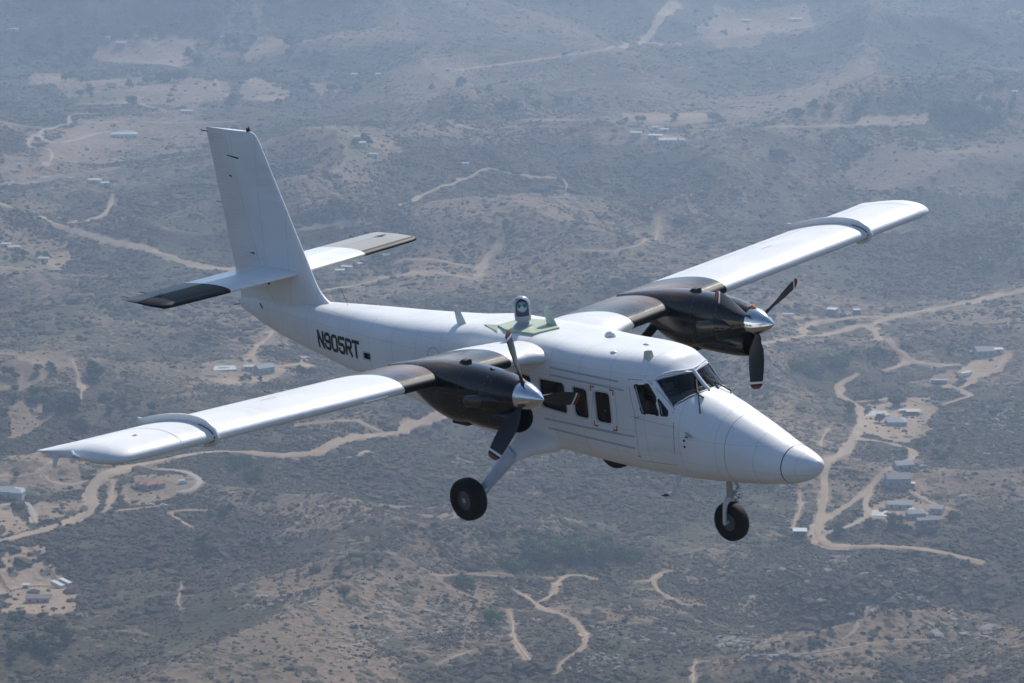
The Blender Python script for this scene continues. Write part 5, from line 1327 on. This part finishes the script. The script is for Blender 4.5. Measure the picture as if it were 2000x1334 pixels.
for side, angs in ((-1, (106, 226, 346)), (1, (66, 186, 306))):
    y0 = side*2.8
    mb = MB(); mb.loft([nring(_nq[i], *[t[i] for t in _nt], y0) for i in range(40)]); na = mb.build('engine_nacelle', [BLACK_N if False else BLACK_W if False else BLACK], AC, True, 50)
    b = MB(); IN = [(4.45,.15,.12),(4.22,.195,.165),(4.155,.225,.19),(4.13,.245,.205),(4.145,.262,.218),(4.2,.275,.228),(4.4,.29,.25),(4.9,.30,.245),(5.4,.28,.22),(5.75,.24,.17),(5.95,.15,.09)]
    b.loft([nring(s, 2.345+.0*(s-4)+hh, 2.345+.0*(s-4)-hh, hw, 2.2, y0, 28) for s, hw, hh in IN]); b.build('air_intake', BLACK, na, True, 50)
    b = MB(); b.box(7-5.80, 7-5.40, y0-.13, y0+.13, 2.07, 2.2); o = b.build('intake_door', BLACK, na); md = o.modifiers.new('bev', 'BEVEL'); md.width = .02; md.segments = 2
    for e in (-1, 1):
        b = MB(); P = [V(4.56, y0+e*.28, 2.70), V(4.68, y0+e*.39, 2.695), V(4.82, y0+e*.445, 2.68), V(4.96, y0+e*.46, 2.67)]
        b.tube(P, [.10,.115,.112,.105], 16, caps=False); b.tube([P[3]+Vector((.002,0,0)), P[2], P[1]], [.092,.09,.08], 16, 0, False); b.build('exhaust_stub', mat('burnt_steel', (.10,.085,.075), .35, .85), na, True, 60)
        b = MB(); b.loft([nring(s, 2.66+r2, 2.66-r2*1.2, .02, 2, y0+e*x_, 14) if False else [V(s, y0+e*(x_+.0), 2.69+r2*math.sin(k)) + Vector((.0, e*.10*w2*math.cos(k)*(1 if math.cos(k)>0 else 0), 0)) for k in np.linspace(0, 2*math.pi, 14, endpoint=False)] for s, x_, r2, w2 in ((4.30,.32,.02,.1),(4.42,.335,.11,.6),(4.56,.36,.15,1),(4.70,.375,.15,1.1))]); b.build('exhaust_fairing', BLACK, na, True, 60)
    b = MB(); zt_ = 3.16; b.loft([[V(5.36+q_*.5, y0+.07*a_, zt_-.03+h_*j) for a_, j in ((-1,0),(-.8,.9),(0,1),(.8,.9),(1,0))] for q_, h_ in ((0,.10),(.25,.10),(.42,.03))]); b.build('top_scoop', RUB, na, True)
    b = MB(); b.tube([V(4.72, y0-.02, 3.125), V(4.78, y0-.02, 3.15)], .03, 10); b.build('oil_cap', RUB, na)
    b = MB(); b.loft([[V(4.12, y0+.03*math.cos(k), 3.035+.02*math.sin(k)) for k in np.linspace(0, 6.28, 10, endpoint=False)], [V(4.05, y0+.05*math.cos(k), 3.04+.035*math.sin(k)) for k in np.linspace(0, 6.28, 10, endpoint=False)], [V(3.98, y0+.02*math.cos(k), 3.02+.012*math.sin(k)) for k in np.linspace(0, 6.28, 10, endpoint=False)]]); b.build('governor_cap', AMBER, na, True)
    b = MB(); prof = [(.003,3.545),(.03,3.57),(.065,3.62),(.105,3.67),(.152,3.75),(.195,3.84),(.228,3.92),(.246,3.99),(.249,4.05)]
    b.loft([[V(s, y0+r*math.cos(k), 2.768+r*math.sin(k)) for k in np.linspace(0, 2*math.pi, 36, endpoint=False)] for r, s in prof]); sp_ = b.build('spinner', CHROME, AC, True, 60)
    sp_.parent = na
    for a_ in angs:
        a = R_(a_); rd = Vector((0, side*math.sin(a) if side > 0 else math.sin(a), math.cos(a))); ax = Vector((1,0,0)); tg = ax.cross(rd)
        b = MB(); rs_ = []; ms = []
        st = [(.15,.035,.035,75),(.26,.04,.035,70),(.36,.08,.028,58),(.5,.125,.022,46),(.7,.14,.016,36),(.9,.137,.012,29),(1.06,.125,.010,25),(1.09,.122,.0095,24),(1.13,.118,.009,23),(1.17,.11,.008,22),(1.20,.09,.006,22),(1.22,.05,.004,22)]
        for r, hc, th, tw in st:
            w_ = R_(tw); cd = (tg*math.cos(w_)+ax*math.sin(w_)); nm = cd.cross(rd); c0 = V(3.975, y0, 2.768)+rd*r
            rs_.append([c0+cd*hc*math.cos(k)+nm*th*math.sin(k) for k in np.linspace(0, 2*math.pi, 14, endpoint=False)])
        b.loft(rs_); b.m = [{7: 1, 9: 2}.get(i, 0) for i in range(len(st)-1) for _ in range(14)]+[0, 0]; b.build('propeller_blade', [BLADE, TIPW, RED], na, True, 60)

# ---- tail
def fin_le(z):
    s = 12.84+(z-2.81)*(14.36-12.84)/(5.9-2.81)
    return s - .42*max(0, (3.05-z)/.45)**2*(1 if z < 3.05 else 0)
def fin_te(z): return 15.39+(z-2.28)*(15.98-15.39)/(5.9-2.28)
def fin_ring(z, le, te, u0, u1, t=.095):
    c = te-le; us = [u1-(u1-u0)*k/14 for k in range(15)]
    if u0 == 0: us = [u for u in US if u <= u1] ; us = [u1]+us if us[0] != u1 else us
    up = [(u*c, foil(u, t, 0)[0]*c) for u in us]; lo = [(x, -y) for x, y in reversed(up if u0 > 0 else up[:-1])]
    return [V(le+x, y, z) for x, y in up+lo]
zs = [2.35,2.5,2.62,2.72,2.82,2.92,3.05,3.4,4.0,4.6,5.2,5.7,5.84,5.92,5.965]
def fle(z): return fin_le(min(z, 5.75)) + (.0 if z <= 5.75 else {5.84:.06, 5.92:.13, 5.965:.24}[z])
SPL = .60
mb = MB(); mb.loft([fin_ring(z, fle(z), fin_te(z), 0, SPL, .095 if z < 5.9 else .06) for z in zs]); fin = mb.build('tail_fin', WHITE, AC, True, 45)
mb = MB(); mb.loft([fin_ring(z, fle(z), fin_te(z), SPL+.006, 1, .095 if z < 5.9 else .055) for z in [2.30]+zs[1:]]); rud = mb.build('rudder', WHITE_RZ, fin, True, 45)
b = MB(); b.tube([V(14.62,0,5.95), V(14.62,0,6.03)], .035, 10); b.tube([V(14.55,0,5.97), V(14.60,0,6.07)], .008, 5); b.build('beacon', RUB, fin, True)
for P, r in (([(15.97,0,5.88),(16.18,0,5.86)], .008), ([(15.85,0,5.86),(16.2,0,5.90)], .006), ([(15.62,0,4.45),(15.9,0,4.46)], .006), ([(15.40,0,2.42),(15.72,0,2.36)], .010)):
    b = MB(); b.tube([V(*p) for p in P], r, 5); b.build('static_wick', RUB, rud)
def finpt(s, z, off=.004):
    c = fin_te(z)-fin_le(z); u = (s-fin_le(z))/c; return V(s, -(foil(u, .095, 0)[0]*c+off), z)
for (s1, z1, s2, z2, w1, w2) in ((15.32,5.45,14.92,5.42,.02,.035),(15.35,5.05,15.24,5.03,.0,.055),(14.93,3.55-.02,14.74,3.53,.0,.045)):
    b = MB(); b.add([finpt(s1, z1+w1/2), finpt(s1, z1-w1/2), finpt(s2, z2-w2/2), finpt(s2, z2+w2/2)], [(0,1,2,3)]); b.build('hinge_slot', RUB, fin)
for s1, z1 in ((14.35,2.98),):
    b = MB(); p = finpt(s1, z1); b.tube([p+Vector((0,.01,0)), p+Vector((0,-.012,0))], .035, 14); b.build('drain_hole', RUB, fin)
b = MB(); p = finpt(14.5, 2.45) if False else V(14.55,-.14,2.38); b.tube([p, p+Vector((-.08,-.03,.17))], .012, 5); b.tube([p+Vector((.12,0,-.02)), p+Vector((-.30,.02,.03))], .010, 5); b.build('tail_aerial', RUB, fin)
b = MB(); b.tube([V(12.05,0,hull_z(12.05,0)-.02), V(12.22,0,hull_z(12.05,0)+.30)], .004, 4); b.build('whip_aerial', RUB, fus)

for side in (-1, 1):
    ys = [(.05,13.40,1.52,.10),(.8,13.43,1.51,.10),(1.68,13.47,1.48,.10),(2.4,13.51,1.45,.10),(3.0,13.55,1.41,.095),(3.10,13.58,1.36,.08),(3.16,13.66,1.25,.055),(3.19,13.85,1.02,.03)]
    def tp(y, le, c, t, u0, u1):
        us = [u for u in US if u0 <= u <= u1]
        if u0 == 0: us = ([u1] if us[0] != u1 else [])+us
        else: us = us+([u0] if us[-1] != u0 else [])
        up = [(u*c, foil(u, t, 0)[0]*c) for u in us]; lo = [(x, -z) for x, z in reversed(up if u0 > 0 else up[:-1])]
        return [V(le+x, side*y, 3.26+z) for x, z in up+lo]
    mb = MB(); rg_ = [tp(*a, 0, .58) for a in ys]; mb.loft(rg_); n = len(rg_[0]); mb.m = [1 if i >= 2 else 0 for i in range(len(ys)-1) for _ in range(n)]+[0, 1]
    BLK_T = paint('tailplane_tip_paint_sheen', (.010,.011,.012) if side < 0 else (.38,.38,.37), .6, lines=False, coat=.0, grime=False)  # left tip light grey: glare reflected off the same black, put into the colour
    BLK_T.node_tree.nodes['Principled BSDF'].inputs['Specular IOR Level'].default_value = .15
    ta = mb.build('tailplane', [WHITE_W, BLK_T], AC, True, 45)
    mb = MB(); rg_ = [tp(*a, .587, 1) for a in ys]; mb.loft(rg_); n = len(rg_[0]); mb.m = [1 if i >= 2 else 0 for i in range(len(ys)-1) for _ in range(n)]+[0, 1]
    mb.build('elevator', [WHITE_RY, BLACK_RY if side < 0 else SHEEN_RY], ta, True, 45)
    b = MB()
    def tle(y, le, c, off=.004):
        L = [];
        for u, up in ((.09,1),(.05,1),(.025,1),(.01,1),(0,1),(.01,0),(.025,0),(.05,0),(.09,0)):
            z_ = foil(u, .10, 0)[0]*c; L.append(V(le+u*c-off*max(0,1-u*12), side*y, 3.26+(z_+off)*(1 if up else -1)))
        return L
    b.loft([tle(y, le, c) for y, le, c, t in ys[2:7]], closed=False, caps=False); b.build('leading_edge_boot', BOOT, ta, True, 60)
    for y_, s_ in ((3.0,14.97),(2.6,14.97)):
        q = MB(); q.tube([V(s_-.03, side*y_, 3.26), V(s_+.16, side*(y_+.03), 3.27)], .006, 4); q.build('static_wick', RUB, ta)
    b = MB(); b.add([V(14.38, side*2.62, 3.335), V(14.22, side*2.74, 3.338), V(14.30, side*2.95, 3.333)], [(0,1,2)]); b.build('hinge_slot', RUB, ta)

# ---- landing gear
def wheel(name, s, y, z, R, W, parent, side):
    prof = [(.43,.30),(.55,.43),(.78,.50),(.90,.46),(.97,.33),(1.0,.12),(1.0,-.12),(.97,-.33),(.90,-.46),(.78,-.50),(.55,-.43),(.43,-.30)]
    b = MB(); b.loft([[V(s+R*r*math.cos(k), y+W*w_, z+R*r*math.sin(k)) for k in np.linspace(0, 2*math.pi, 40, endpoint=False)] for r, w_ in prof], caps=False); ty = b.build('tyre', TYRE, parent, True, 60)
    h = MB()
    for sd in (-1, 1):
        pr = [(.43,.30),(.45,.37),(.405,.38),(.37,.25),(.20,.16),(.18,.25),(.09,.27),(.0001,.27)]
        h.loft([[V(s+R*r*math.cos(k), y+sd*W*w_, z+R*r*math.sin(k)) for k in np.linspace(0, 2*math.pi, 32, endpoint=False)] for r, w_ in pr])
        for k in range(8):
            a = 2*math.pi*k/8; c = V(s+R*.28*math.cos(a), y+sd*W*.22, z+R*.33*math.sin(a)); h.tube([c, c+Vector((0, sd*.02, 0))], .018, 8)
    h.build('wheel_hub', HUB, parent, True, 40)
for side in (-1, 1):
    # faired stub out of the belly, then the leg
    b = MB(); rs_ = []
    for (s, y, z, a, c) in ((6.15,.55,1.18,.62,.26),(6.13,.80,1.17,.52,.23),(6.14,.98,1.13,.36,.19),(6.18,1.15,1.08,.235,.165),(6.21,1.28,1.05,.185,.15)):
        rs_.append([V(s+a*math.cos(k), side*(y-.05*math.sin(k)), z+c*math.sin(k)) for k in np.linspace(0, 2*math.pi, 20, endpoint=False)])
    b.loft(rs_); g = b.build('landing_gear_fairing', WHITE_W, AC, True, 60)
    b = MB(); a0 = Vector(V(6.20, side*1.24, 1.07)); a1 = V(6.72, side*1.62, .36); d_ = (a1-a0).normalized(); q1 = Vector((1,0,0)); q1 = (q1-d_*q1.dot(d_)).normalized(); q2 = d_.cross(q1); rs_ = []
    for t_ in (0, .2, .5, .8, 1): rs_.append([a0.lerp(a1, t_)+q1*(.15-.04*t_)*math.cos(k)+q2*(.12-.04*t_)*math.sin(k) for k in np.linspace(0, 2*math.pi, 18, endpoint=False)])
    b.loft(rs_); b.build('gear_leg', LEG, g, True)
    b = MB(); b.tube([V(6.70, side*1.58, .37), V(6.86, side*1.66, .25), V(6.86, side*1.95, .24)], .05, 10); b.tube([V(6.60, side*1.60, .42), V(6.62, side*1.66, .38)], .05, 8); b.build('axle', STEEL, g, True)
    wheel('wheel', 6.86, side*1.84, .24, .385, .30, g, side)
b = MB(); b.tube([V(2.17,0,1.0), V(2.16,0,.66)], .058, 14); b.tube([V(2.16,0,.68), V(2.16,0,.52)], .07, 14); ng = b.build('nose_gear_strut', STEEL, AC, True, 50)
b = MB()
for sd in (-1, 1): b.tube([V(2.16, 0, .54), V(2.15, sd*.10, .525), V(2.155, sd*.155, .44), V(2.17, sd*.165, .30), V(2.18, sd*.165, .12)], [.05,.05,.042,.036,.034], 10)
b.tube([V(2.18,-.18,.12), V(2.18,.18,.12)], .03, 10); b.build('fork', mat('fork_paint', (.55,.57,.60), .4), ng, True, 60)
b = MB(); b.tube([V(2.09,0,.92), V(1.98,0,.76), V(2.10,0,.58)], .018, 6); b.tube([V(2.09,.04,.92), V(1.98,.03,.76), V(2.10,.04,.58)], .014, 6); b.tube([V(1.99,-.05,.70), V(1.99,.07,.70)], .02, 8); b.build('torque_link', STEEL, ng, True)
b = MB(); b.tube([V(2.08,0,.60), V(1.99,.02,.60)], .018, 6); b.tube([V(1.99,.02,.60), V(1.93,.03,.60)], [.045,.06], 12); b.build('taxi_light', CHROME, ng, True)
wheel('wheel', 2.18, 0, .12, .345, .235, ng, 1)

AC.matrix_world = aircraft_matrix()
bpy.context.view_layer.update()
